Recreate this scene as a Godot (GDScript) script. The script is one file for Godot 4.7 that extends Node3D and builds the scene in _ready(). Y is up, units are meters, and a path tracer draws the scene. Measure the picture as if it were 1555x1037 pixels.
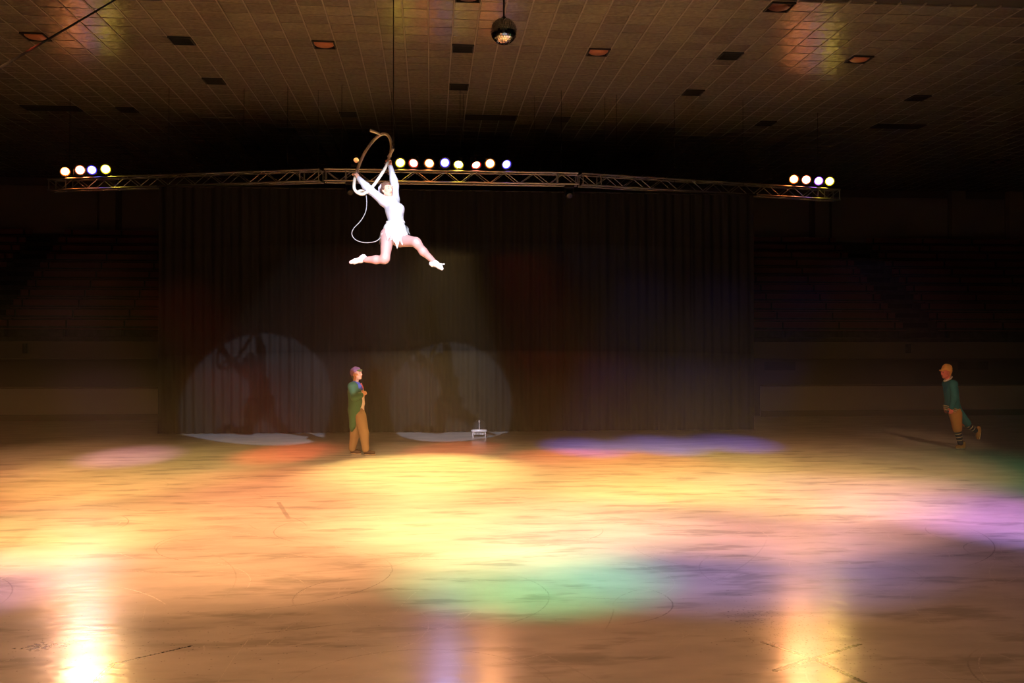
extends Node3D
# An ice show in an indoor rink: aerialist in a hoop, two costumed skaters, a lamp truss and coloured pools of light on the ice.

const CEIL := 9.15
const TILE := 0.525

# ---------------------------------------------------------------- mesh builder
class MB:
	var v := PackedVector3Array()
	var n := PackedVector3Array()
	var uv := PackedVector2Array()
	var i := PackedInt32Array()

	func vert(p: Vector3, q: Vector3, t := Vector2.ZERO) -> int:
		v.append(p); n.append(q); uv.append(t)
		return v.size() - 1

	func tri(a: int, b: int, c: int) -> void:
		var g := (v[c] - v[a]).cross(v[b] - v[a])
		if g.dot(n[a] + n[b] + n[c]) < 0.0:
			i.append(a); i.append(c); i.append(b)
		else:
			i.append(a); i.append(b); i.append(c)

	func quad(a: Vector3, b: Vector3, c: Vector3, d: Vector3, q: Vector3) -> void:
		var k := vert(a, q, Vector2(0, 0))
		vert(b, q, Vector2(1, 0)); vert(c, q, Vector2(1, 1)); vert(d, q, Vector2(0, 1))
		tri(k, k + 1, k + 2); tri(k, k + 2, k + 3)

	func box(c: Vector3, s: Vector3, x := Transform3D.IDENTITY) -> MB:
		var h := s * 0.5
		for ax in 3:
			for sg in [-1.0, 1.0]:
				var q := Vector3.ZERO
				q[ax] = sg
				var u := Vector3.ZERO
				u[(ax + 1) % 3] = h[(ax + 1) % 3]
				var w := Vector3.ZERO
				w[(ax + 2) % 3] = h[(ax + 2) % 3]
				var o := c + q * h[ax]
				quad(x * (o - u - w), x * (o + u - w), x * (o + u + w), x * (o - u + w), (x.basis * q).normalized())
		return self

	# a box with chamfered vertical outline and bevelled top and bottom edges
	func bevel_box(c: Vector3, s: Vector3, b: float, x := Transform3D.IDENTITY) -> MB:
		var pr := []
		var h := s * 0.5
		for e in [[-h.y, b], [-h.y + b, 0.0], [h.y - b, 0.0], [h.y, b]]:
			var r := []
			var hx: float = h.x - e[1]
			var hz: float = h.z - e[1]
			for k in [[-1, -1], [1, -1], [1, 1], [-1, 1]]:
				r.append(x * (c + Vector3(k[0] * hx, e[0], k[1] * hz)))
			pr.append(r)
		for k in 3:
			for m in 4:
				var a: Vector3 = pr[k][m]
				var bb: Vector3 = pr[k][(m + 1) % 4]
				var cc: Vector3 = pr[k + 1][(m + 1) % 4]
				var d: Vector3 = pr[k + 1][m]
				var q := (bb - a).cross(d - a).normalized()
				if q.dot((a + cc) * 0.5 - x * c) < 0.0:
					q = -q
				quad(a, bb, cc, d, q)
		var up := (x.basis * Vector3.UP).normalized()
		quad(pr[0][0], pr[0][1], pr[0][2], pr[0][3], -up)
		quad(pr[3][0], pr[3][1], pr[3][2], pr[3][3], up)
		return self

	func tube(pts: Array, rad, sides := 8, closed := false) -> MB:
		var cnt := pts.size()
		var start := v.size()
		var ref := Vector3.ZERO
		for k in cnt:
			var p: Vector3 = pts[k]
			var a: Vector3 = pts[(k - 1 + cnt) % cnt] if (closed or k > 0) else p
			var b: Vector3 = pts[(k + 1) % cnt] if (closed or k < cnt - 1) else p
			var t := (b - a).normalized()
			if ref == Vector3.ZERO:
				ref = t.cross(Vector3.UP if absf(t.y) < 0.9 else Vector3.RIGHT).normalized()
			ref = (ref - t * ref.dot(t)).normalized()
			var w := t.cross(ref)
			var r: float = rad[k] if rad is Array else rad
			for m in sides:
				var g := TAU * m / sides
				var q := ref * cos(g) + w * sin(g)
				vert(p + q * r, q)
		for k in (cnt if closed else cnt - 1):
			for m in sides:
				var a0 := start + k * sides + m
				var a1 := start + k * sides + (m + 1) % sides
				var b0 := start + ((k + 1) % cnt) * sides + m
				var b1 := start + ((k + 1) % cnt) * sides + (m + 1) % sides
				tri(a0, a1, b1); tri(a0, b1, b0)
		if not closed:
			for e in [0, cnt - 1]:
				var o: Vector3 = pts[e]
				var q: Vector3 = (o - pts[1 if e == 0 else cnt - 2]).normalized()
				var c := vert(o, q)
				var s := v.size()
				for m in sides:
					vert(v[start + e * sides + m], q)
				for m in sides:
					tri(c, s + m, s + (m + 1) % sides)
		return self

	# profile of [radius, y] turned round the y axis
	func lathe(pr: Array, seg := 20, x := Transform3D.IDENTITY) -> MB:
		for k in pr.size() - 1:
			var r0: float = pr[k][0]
			var y0: float = pr[k][1]
			var r1: float = pr[k + 1][0]
			var y1: float = pr[k + 1][1]
			var nn := Vector2(y1 - y0, r0 - r1).normalized()
			var s := v.size()
			for m in seg + 1:
				var g := TAU * m / seg
				var d := Vector3(cos(g), 0, sin(g))
				var q := (x.basis * (d * nn.x + Vector3(0, nn.y, 0))).normalized()
				vert(x * (d * r0 + Vector3(0, y0, 0)), q)
				vert(x * (d * r1 + Vector3(0, y1, 0)), q)
			for m in seg:
				var a := s + m * 2
				if r0 > 1e-5: tri(a, a + 2, a + 1)
				if r1 > 1e-5: tri(a + 1, a + 2, a + 3)
		return self

	func ball(c: Vector3, r: Vector3, seg := 12, x := Transform3D.IDENTITY) -> MB:
		var rings := seg / 2
		var s := v.size()
		for k in rings + 1:
			var t := PI * k / rings
			for m in seg + 1:
				var g := TAU * m / seg
				var d := Vector3(sin(t) * cos(g), cos(t), sin(t) * sin(g))
				vert(x * (c + d * r), (x.basis * (d / r)).normalized())
		for k in rings:
			for m in seg:
				var a := s + k * (seg + 1) + m
				var b := a + seg + 1
				if k > 0: tri(a, a + 1, b)
				if k < rings - 1: tri(a + 1, b + 1, b)
		return self

	func mesh() -> ArrayMesh:
		var arr := []
		arr.resize(Mesh.ARRAY_MAX)
		arr[Mesh.ARRAY_VERTEX] = v
		arr[Mesh.ARRAY_NORMAL] = n
		arr[Mesh.ARRAY_TEX_UV] = uv
		arr[Mesh.ARRAY_INDEX] = i
		var m := ArrayMesh.new()
		m.add_surface_from_arrays(Mesh.PRIMITIVE_TRIANGLES, arr)
		return m

	# surface nets over tapered capsules joined by a smooth minimum; a bone is [a, b, ra, rb]
	func skin(bones: Array, cell: float, k := 0.03) -> MB:
		var lo := Vector3.INF
		var hi := -Vector3.INF
		for bn in bones:
			var r: float = maxf(bn[2], bn[3]) + cell * 3.0
			for e in 2:
				var p: Vector3 = bn[e]
				lo = lo.min(p - Vector3.ONE * r)
				hi = hi.max(p + Vector3.ONE * r)
		var nx := int((hi.x - lo.x) / cell) + 2
		var ny := int((hi.y - lo.y) / cell) + 2
		var nz := int((hi.z - lo.z) / cell) + 2
		var f := PackedFloat32Array()
		f.resize(nx * ny * nz)
		f.fill(9.0)
		for bn in bones:
			var a: Vector3 = bn[0]
			var b: Vector3 = bn[1]
			var ra: float = bn[2]
			var rb: float = bn[3]
			var ab := b - a
			var l2 := maxf(ab.length_squared(), 1e-9)
			var mr := maxf(ra, rb) + k + cell * 2.0
			var p0 := ((a.min(b) - Vector3.ONE * mr - lo) / cell).max(Vector3.ZERO)
			var p1 := (a.max(b) + Vector3.ONE * mr - lo) / cell
			var x1 := mini(nx - 1, int(p1.x))
			var y1 := mini(ny - 1, int(p1.y))
			var z1 := mini(nz - 1, int(p1.z))
			for iz in range(int(p0.z), z1 + 1):
				for iy in range(int(p0.y), y1 + 1):
					var at := (iz * ny + iy) * nx
					var p := lo + Vector3(int(p0.x), iy, iz) * cell
					for ix in range(int(p0.x), x1 + 1):
						var ap := p - a
						var t := clampf(ap.dot(ab) / l2, 0.0, 1.0)
						var d := (ap - ab * t).length() - (ra + (rb - ra) * t)
						if d < mr:
							var o := f[at + ix]
							var h := k - absf(o - d)
							f[at + ix] = minf(o, d) - (h * h / (4.0 * k) if h > 0.0 else 0.0)
						p.x += cell
		var ids := PackedInt32Array()
		ids.resize(nx * ny * nz)
		ids.fill(-1)
		var off := [0, 1, nx, nx + 1, nx * ny, nx * ny + 1, nx * ny + nx, nx * ny + nx + 1]
		var edges := [[0, 1], [2, 3], [4, 5], [6, 7], [0, 2], [1, 3], [4, 6], [5, 7], [0, 4], [1, 5], [2, 6], [3, 7]]
		var cor := [Vector3(0, 0, 0), Vector3(1, 0, 0), Vector3(0, 1, 0), Vector3(1, 1, 0), Vector3(0, 0, 1), Vector3(1, 0, 1), Vector3(0, 1, 1), Vector3(1, 1, 1)]
		var cells := PackedInt32Array()
		for iz in nz - 1:
			for iy in ny - 1:
				var at := (iz * ny + iy) * nx
				for ix in nx - 1:
					if f[at + ix] > 1.0 or f[at + ix] < -cell * 2.0:
						continue
					var mask := 0
					for c in 8:
						if f[at + ix + off[c]] < 0.0:
							mask |= 1 << c
					if mask == 0 or mask == 255:
						continue
					var s := Vector3.ZERO
					var m := 0
					for e in edges:
						var fa := f[at + ix + off[e[0]]]
						var fb := f[at + ix + off[e[1]]]
						if (fa < 0.0) != (fb < 0.0):
							s += (cor[e[0]] as Vector3).lerp(cor[e[1]], fa / (fa - fb))
							m += 1
					var j := at + ix
					var g := Vector3(f[j + off[1]] - f[j] + f[j + off[7]] - f[j + off[6]] + f[j + off[3]] - f[j + off[2]] + f[j + off[5]] - f[j + off[4]], f[j + off[2]] - f[j] + f[j + off[7]] - f[j + off[5]] + f[j + off[3]] - f[j + off[1]] + f[j + off[6]] - f[j + off[4]], f[j + off[4]] - f[j] + f[j + off[7]] - f[j + off[3]] + f[j + off[5]] - f[j + off[1]] + f[j + off[6]] - f[j + off[2]])
					ids[j] = vert(lo + (Vector3(ix, iy, iz) + s / m) * cell, g.normalized())
					cells.append(j)
		var step := [1, nx, nx * ny]
		for j in cells:
			for ax in 3:
				var e0: float = f[j]
				var e1: float = f[j + step[ax]]
				if (e0 < 0.0) == (e1 < 0.0):
					continue
				var u: int = step[(ax + 1) % 3]
				var w: int = step[(ax + 2) % 3]
				var a := ids[j]
				var b := ids[j - u]
				var c := ids[j - u - w]
				var d := ids[j - w]
				if a < 0 or b < 0 or c < 0 or d < 0:
					continue
				tri(a, b, c); tri(a, c, d)
		return self

# ---------------------------------------------------------------- helpers
var names := {}
var M := {}
var rng := RandomNumberGenerator.new()

func numbered(called: String) -> String:
	var k: int = names.get(called, -1) + 1
	names[called] = k
	return called if k == 0 else "%s_%03d" % [called, k]

func thing(called: String, label: String, category: String, at := Vector3.ZERO, turn := 0.0, group := "") -> Node3D:
	var o := Node3D.new()
	o.name = numbered(called)
	add_child(o)
	o.position = at
	o.rotation.y = turn
	o.set_meta("label", label)
	o.set_meta("category", category)
	if group != "":
		o.set_meta("group", group)
	return o

func part(called: String, m, mat: Material, parent: Node, x := Transform3D.IDENTITY) -> MeshInstance3D:
	var o := MeshInstance3D.new()
	o.name = called
	o.mesh = m.mesh() if m is MB else m
	o.material_override = mat
	o.transform = x
	parent.add_child(o, true)
	return o

func struct(called: String, m, mat: Material, label := "") -> MeshInstance3D:
	var o := part(numbered(called), m, mat, self)
	o.set_meta("kind", "structure")
	if label != "":
		o.set_meta("label", label)
	return o

func mat(called: String, c: Color, rough := 0.8, metal := 0.0) -> StandardMaterial3D:
	var m := StandardMaterial3D.new()
	m.resource_name = called
	m.albedo_color = c
	m.roughness = rough
	m.metallic = metal
	M[called] = m
	return m

func noise_tex(freq: float, lo: Color, hi: Color, octaves := 4, size := 512, sd := 1, normal := false) -> NoiseTexture2D:
	var fn := FastNoiseLite.new()
	fn.seed = sd
	fn.frequency = freq
	fn.fractal_octaves = octaves
	var t := NoiseTexture2D.new()
	t.width = size
	t.height = size
	t.seamless = true
	t.noise = fn
	if normal:
		t.as_normal_map = true
	else:
		var g := Gradient.new()
		g.set_color(0, lo)
		g.set_color(1, hi)
		t.color_ramp = g
	return t

func textured(m: StandardMaterial3D, tex: Texture2D, per_metre: float) -> void:
	m.albedo_texture = tex
	m.uv1_triplanar = true
	m.uv1_world_triplanar = true
	m.uv1_scale = Vector3.ONE * per_metre

func glow(called: String, c: Color, e: float) -> StandardMaterial3D:
	var m := mat(called, Color(0.02, 0.02, 0.02), 0.3)
	m.emission_enabled = true
	m.emission = c
	m.emission_energy_multiplier = e
	return m

func aim(from: Vector3, to: Vector3) -> Basis:
	return Basis.looking_at(to - from, Vector3.UP if absf((to - from).normalized().y) < 0.99 else Vector3.BACK)

const ORD := ["first", "second", "third", "fourth", "fifth", "sixth", "seventh", "eighth", "ninth", "tenth", "eleventh", "twelfth", "thirteenth", "fourteenth", "fifteenth", "sixteenth", "seventeenth", "eighteenth", "nineteenth", "twentieth", "last but five", "last but four", "last but three", "last but two", "last but one", "last"]

# ---------------------------------------------------------------- the scene
func _ready() -> void:
	rng.seed = 7
	# ---- camera
	var cam := Camera3D.new()
	cam.name = "camera"
	add_child(cam)
	cam.fov = 39.86
	cam.near = 0.1
	cam.far = 200.0
	cam.position = Vector3(0, 2.15, 0)
	cam.rotation = Vector3(deg_to_rad(0.661), deg_to_rad(-4.896), 0)
	cam.current = true
	# ---- environment: a closed hall without daylight
	var we := WorldEnvironment.new()
	var env := Environment.new()
	env.background_mode = Environment.BG_COLOR
	env.background_color = Color.BLACK
	env.tonemap_mode = Environment.TONE_MAPPER_LINEAR
	env.tonemap_exposure = 1.0
	env.sdfgi_enabled = true
	env.ssao_enabled = true
	env.ssil_enabled = true
	env.volumetric_fog_enabled = true
	env.volumetric_fog_density = 0.0
	we.environment = env
	add_child(we)
	# ---- everything else
	materials()
	shell()
	ceiling()
	stands()
	curtain()
	trusses()
	lamps()
	follow_spots()
	hanging_things()
	people()
	small_things()
	haze()

func materials() -> void:
	var m := mat("ice", Color(1, 1, 1), 0.24)
	textured(m, noise_tex(0.014, Color(0.81, 0.82, 0.83), Color(0.93, 0.93, 0.93), 7, 1024, 3), 0.11)
	m.uv1_scale = Vector3(0.06, 0.11, 0.14)
	m.normal_enabled = true
	m.normal_texture = noise_tex(0.05, Color.BLACK, Color.WHITE, 5, 1024, 8, true)
	m.normal_scale = 0.014
	m.roughness_texture = noise_tex(0.02, Color(0.75, 0.75, 0.75), Color(1, 1, 1), 5, 512, 11)
	m.metallic_specular = 0.5
	m = mat("concrete", Color(0.32, 0.3, 0.29), 0.9)
	textured(m, noise_tex(0.02, Color(0.7, 0.7, 0.7), Color(1, 1, 1), 5, 512, 4), 0.3)
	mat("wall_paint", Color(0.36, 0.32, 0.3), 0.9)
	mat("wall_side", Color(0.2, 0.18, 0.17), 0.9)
	mat("pillar_paint", Color(0.52, 0.47, 0.44), 0.85)
	mat("slab", Color(0.3, 0.28, 0.25), 0.9)
	for k in 3:
		m = mat("panel%d" % k, [Color(0.55, 0.52, 0.46), Color(0.52, 0.49, 0.44), Color(0.575, 0.545, 0.48)][k], 0.25)
		m.metallic_specular = 0.5
		textured(m, noise_tex(0.03, Color(0.8, 0.8, 0.8), Color(1, 1, 1), 5, 512, 21 + k), 0.45)
		m.normal_enabled = true
		m.normal_texture = M.panel0.normal_texture if k > 0 else noise_tex(0.02, Color.BLACK, Color.WHITE, 3, 512, 31, true)
		m.normal_scale = 0.2
	mat("grid_bar", Color(0.53, 0.5, 0.44), 0.5)
	mat("recess", Color(0.1, 0.08, 0.07), 0.8)
	mat("vent", Color(0.13, 0.14, 0.14), 0.6)
	mat("lamp_glass", Color(0.68, 0.44, 0.33), 0.35)
	mat("lamp_glass_dark", Color(0.35, 0.2, 0.16), 0.35)
	mat("board_white", Color(0.86, 0.83, 0.78), 0.5)
	mat("board_cap", Color(0.4, 0.33, 0.25), 0.5)
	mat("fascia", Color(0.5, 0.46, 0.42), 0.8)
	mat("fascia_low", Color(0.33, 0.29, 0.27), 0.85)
	mat("fascia_dark", Color(0.12, 0.11, 0.11), 0.8)
	mat("bench", Color(0.45, 0.28, 0.26), 0.6)
	mat("bench_leg", Color(0.12, 0.12, 0.12), 0.6)
	m = mat("cloth_black", Color(0.16, 0.157, 0.155), 0.95)
	m.metallic_specular = 0.1
	textured(m, noise_tex(0.2, Color(0.8, 0.8, 0.8), Color(1, 1, 1), 3, 256, 41), 1.5)
	mat("aluminium", Color(0.72, 0.71, 0.7), 0.35, 0.9)
	mat("can_black", Color(0.05, 0.05, 0.05), 0.5)
	mat("steel_dark", Color(0.14, 0.13, 0.12), 0.5, 0.6)
	mat("cable_black", Color(0.03, 0.03, 0.03), 0.95)
	mat("mirror", Color(0.85, 0.85, 0.84), 0.06, 1.0)
	mat("ball_core", Color(0.1, 0.1, 0.1), 0.6)
	mat("hoop_tape", Color(0.78, 0.74, 0.68), 0.55)
	mat("rope_white", Color(0.55, 0.55, 0.56), 0.7)
	m = mat("skin", Color(0.84, 0.62, 0.52), 0.6)
	m.subsurf_scatter_enabled = true
	m.subsurf_scatter_strength = 0.05
	mat("skin_rosy", Color(0.84, 0.46, 0.42), 0.6)
	mat("tights", Color(0.64, 0.51, 0.51), 0.5)
	mat("white_lycra", Color(0.68, 0.68, 0.72), 0.4)
	mat("white_fabric", Color(0.78, 0.8, 0.81), 0.6)
	mat("shoe_white", Color(0.76, 0.78, 0.82), 0.5)
	mat("hair_brown", Color(0.36, 0.24, 0.17), 0.6)
	mat("flower", Color(0.86, 0.82, 0.95), 0.6)
	mat("eye", Color(0.08, 0.06, 0.06), 0.3)
	mat("lips", Color(0.7, 0.25, 0.25), 0.5)
	m = mat("coat_green", Color(0.2, 0.38, 0.27), 0.75)
	m.rim_enabled = true
	m.rim = 0.2
	mat("collar_blue", Color(0.28, 0.36, 0.72), 0.7)
	mat("hat_purple", Color(0.52, 0.36, 0.5), 0.8)
	mat("hat_green", Color(0.35, 0.4, 0.24), 0.8)
	mat("shirt", Color(0.85, 0.8, 0.78), 0.7)
	mat("trousers_tan", Color(0.56, 0.46, 0.34), 0.8)
	mat("shoe_brown", Color(0.24, 0.13, 0.08), 0.5)
	mat("blade", Color(0.75, 0.75, 0.75), 0.2, 1.0)
	mat("sole", Color(0.8, 0.72, 0.62), 0.6)
	mat("jacket_teal", Color(0.08, 0.4, 0.47), 0.75)
	mat("gold_cloth", Color(0.68, 0.47, 0.22), 0.75)
	mat("cap_yellow", Color(0.86, 0.64, 0.36), 0.8)
	mat("sock_dark", Color(0.1, 0.13, 0.2), 0.8)
	mat("stripe_pale", Color(0.72, 0.68, 0.55), 0.8)
	mat("boot_tan", Color(0.62, 0.47, 0.25), 0.7)
	mat("silver", Color(0.92, 0.92, 0.95), 0.25, 0.2)
	m = mat("glass", Color(0.95, 0.97, 1.0, 0.02), 0.03)
	m.metallic_specular = 0.2
	m.transparency = BaseMaterial3D.TRANSPARENCY_ALPHA

# ---------------------------------------------------------------- the hall
func shell() -> void:
	struct("floor", MB.new().box(Vector3(2, -0.4, -12.5), Vector3(68, 0.5, 54)), M.concrete, "dark concrete floor of the hall")
	ice_sheet()
	struct("wall_back", MB.new().box(Vector3(2, 4.5, -39.35), Vector3(68, 9.8, 0.5)), M.wall_paint, "dark painted back wall above the stands")
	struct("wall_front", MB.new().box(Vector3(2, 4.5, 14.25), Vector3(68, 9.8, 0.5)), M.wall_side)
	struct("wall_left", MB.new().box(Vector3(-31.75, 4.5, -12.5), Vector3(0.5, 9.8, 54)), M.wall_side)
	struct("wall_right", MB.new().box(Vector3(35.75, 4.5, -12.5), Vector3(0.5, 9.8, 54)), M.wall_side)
	# pillars and the recessed bays of the back wall
	for x in [-19.6, -12.9, 16.6, 22.7, 25.3]:
		struct("trim_%d" % (names.size()), MB.new().bevel_box(Vector3(x, 7.6, -38.98), Vector3(0.62, 3.1, 0.34), 0.03), M.pillar_paint, "flat pale pillar standing against the back wall")
	for b in [[-26.0, -20.2], [-19.1, -13.4], [-12.4, -7.0], [9.5, 16.1], [17.1, 22.3], [23.1, 24.9], [25.7, 30.0]]:
		struct("trim_%d" % (names.size()), MB.new().bevel_box(Vector3((b[0] + b[1]) * 0.5, 7.85, -39.06), Vector3(b[1] - b[0], 1.95, 0.1), 0.02), M.pillar_paint, "wide wall panel between two pillars")

func ice_sheet() -> void:
	var near := MB.new()
	var far := MB.new()
	var up := Vector3.UP
	# the near field carries the scratch layer, the far field is plain
	near.quad(Vector3(-9, 0, -2), Vector3(9, 0, -2), Vector3(9, 0, -20), Vector3(-9, 0, -20), up)
	far.quad(Vector3(-30, 0, 4), Vector3(34, 0, 4), Vector3(34, 0, -2), Vector3(-30, 0, -2), up)
	far.quad(Vector3(-30, 0, -2), Vector3(-9, 0, -2), Vector3(-9, 0, -20), Vector3(-30, 0, -20), up)
	far.quad(Vector3(9, 0, -2), Vector3(34, 0, -2), Vector3(34, 0, -20), Vector3(9, 0, -20), up)
	far.quad(Vector3(-30, 0, -20), Vector3(34, 0, -20), Vector3(34, 0, -31.2), Vector3(-30, 0, -31.2), up)
	var y := -0.15
	far.quad(Vector3(-30, y, 4), Vector3(34, y, 4), Vector3(34, 0, 4), Vector3(-30, 0, 4), Vector3.BACK)
	far.quad(Vector3(-30, y, -31.2), Vector3(34, y, -31.2), Vector3(34, 0, -31.2), Vector3(-30, 0, -31.2), Vector3.FORWARD)
	far.quad(Vector3(-30, y, 4), Vector3(-30, y, -31.2), Vector3(-30, 0, -31.2), Vector3(-30, 0, 4), Vector3.LEFT)
	far.quad(Vector3(34, y, 4), Vector3(34, y, -31.2), Vector3(34, 0, -31.2), Vector3(34, 0, 4), Vector3.RIGHT)
	far.quad(Vector3(-30, y, 4), Vector3(34, y, 4), Vector3(34, y, -31.2), Vector3(-30, y, -31.2), Vector3.DOWN)
	var m := ArrayMesh.new()
	for b in [near, far]:
		var arr := []
		arr.resize(Mesh.ARRAY_MAX)
		arr[Mesh.ARRAY_VERTEX] = b.v
		arr[Mesh.ARRAY_NORMAL] = b.n
		arr[Mesh.ARRAY_TEX_UV] = b.uv
		arr[Mesh.ARRAY_TEX_UV2] = b.uv
		arr[Mesh.ARRAY_INDEX] = b.i
		m.add_surface_from_arrays(Mesh.PRIMITIVE_TRIANGLES, arr)
	var scratched: StandardMaterial3D = M.ice.duplicate()
	scratched.resource_name = "ice_scratched"
	scratched.detail_enabled = true
	scratched.detail_uv_layer = BaseMaterial3D.DETAIL_UV_2
	scratched.detail_blend_mode = BaseMaterial3D.BLEND_MODE_MIX
	scratched.detail_albedo = scratch_texture()
	m.surface_set_material(0, scratched)
	m.surface_set_material(1, M.ice)
	var o := MeshInstance3D.new()
	o.name = numbered("floor_ice")
	o.mesh = m
	add_child(o)
	o.set_meta("kind", "structure")
	o.set_meta("label", "scratched sheet of rink ice under coloured light")

# skate scratches, dirt and dark lines drawn on the ice: u is x -9..9, v is z -2..-20
func scratch_texture() -> ImageTexture:
	var s := 2048
	var side := 18.0
	var im := Image.create(s, s, false, Image.FORMAT_RGBA8)
	im.fill(Color(0.8, 0.8, 0.8, 0))
	var r := RandomNumberGenerator.new()
	r.seed = 99
	# streaks and patches of dirt with ragged outlines, drawn out the way the ice is smoothed
	var fn := FastNoiseLite.new()
	fn.seed = 5
	fn.frequency = 0.9
	fn.fractal_octaves = 5
	fn.fractal_gain = 0.62
	for t in s:
		for u in s:
			var p := fn.get_noise_2d((u * side / s) * 0.6, (t * side / s) * 2.1)
			if p > 0.1:
				im.set_pixel(u, t, Color(0.3, 0.28, 0.26, minf(0.3, (p - 0.1) * 0.9)))
	var px := func(x: float, z: float, c: Color, w: int) -> void:
		var u := int((x + 9.0) / side * s)
		var t := int((-z - 2.0) / side * s)
		for dy in w:
			for dx in w:
				if u + dx >= 0 and u + dx < s and t + dy >= 0 and t + dy < s:
					im.set_pixel(u + dx, t + dy, c)
	# long shallow arcs of skate blades
	for k in 420:
		var x := r.randf_range(-9.0, 9.0)
		var z := r.randf_range(-17.0, -4.0) if k % 3 else r.randf_range(-11.0, -5.0)
		var a := r.randf_range(0, TAU)
		var turn := r.randf_range(-1.4, 1.4)
		var len := r.randf_range(0.4, 3.4)
		var pale := r.randf() < 0.7
		var al := r.randf_range(0.2, 0.7)
		var steps := int(len / 0.006)
		for q in steps:
			x += cos(a) * 0.006
			z += sin(a) * 0.006
			a += turn * 0.006
			px.call(x, z, Color(0.98, 0.98, 0.98, al * sin(PI * q / steps)) if pale else Color(0.2, 0.18, 0.17, al * 0.8 * sin(PI * q / steps)), 1)
	# bright fresh cuts
	for e in [[-2.91, -8.97, 0.55, 0.55, 0.95], [-2.85, -8.93, 0.62, 0.5, 0.75], [-3.35, -10.4, 0.1, 0.5, 0.8], [-2.5, -10.03, 0.35, 0.8, 1.6], [-3.6, -12.2, 0.35, 0.2, 1.9], [8.5, -15.6, 0.4, 0.1, 0.5], [-3.0, -9.6, 0.3, 0.3, 0.7], [-2.1, -9.5, 0.4, 0.2, 0.6], [-5.2, -13.4, -0.1, 0.1, 0.8]]:
		var x: float = e[0]
		var z: float = e[1]
		var a: float = e[2]
		for q in int(e[4] / 0.005):
			x += cos(a) * 0.005
			z += sin(a) * 0.005
			a += e[3] * 0.005
			px.call(x, z, Color(1, 1, 1, 0.95), 1)
	# grit, ice chips and a clod of dirt
	for k in 700:
		px.call(r.randfn(-2.2 if k % 3 == 0 else 2.75, 0.8 if k % 3 == 0 else 0.22), r.randfn(-7.0, 0.5), Color(0.08, 0.07, 0.06, 0.8), 1)
	for k in 260:
		px.call(r.randf_range(-5.0, 6.0), r.randf_range(-13.0, -5.5), Color(1, 1, 1, 0.9), 1)
	for k in 70:
		px.call(r.randfn(-2.86, 0.05), r.randfn(-7.18, 0.05), Color(0.05, 0.045, 0.04, 0.9), 2)
	for k in 25:
		px.call(r.randfn(-2.7, 0.12), r.randfn(-7.2, 0.1), Color(0.05, 0.045, 0.04, 0.9), 1)
	# the dark cross, the dark crack and a scrape
	for e in [[2.44, -6.83, 2.67, -6.43, 2], [2.67, -6.43, 2.82, -5.85, 3], [2.3, -6.2, 2.67, -6.43, 3], [2.67, -6.43, 3.15, -6.72, 2], [-2.2, -6.2, -2.19, -6.74, 2], [-2.19, -6.74, -1.75, -7.1, 1], [-2.2, -13.75, -1.85, -12.38, 5]]:
		for q in 260:
			var t := q / 259.0
			px.call(lerpf(e[0], e[2], t) + r.randf_range(-0.008, 0.008), lerpf(e[1], e[3], t) + r.randf_range(-0.008, 0.008), Color(0.07, 0.06, 0.055, 0.92 if e[4] < 5 else 0.3), e[4])
	return ImageTexture.create_from_image(im)

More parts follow.
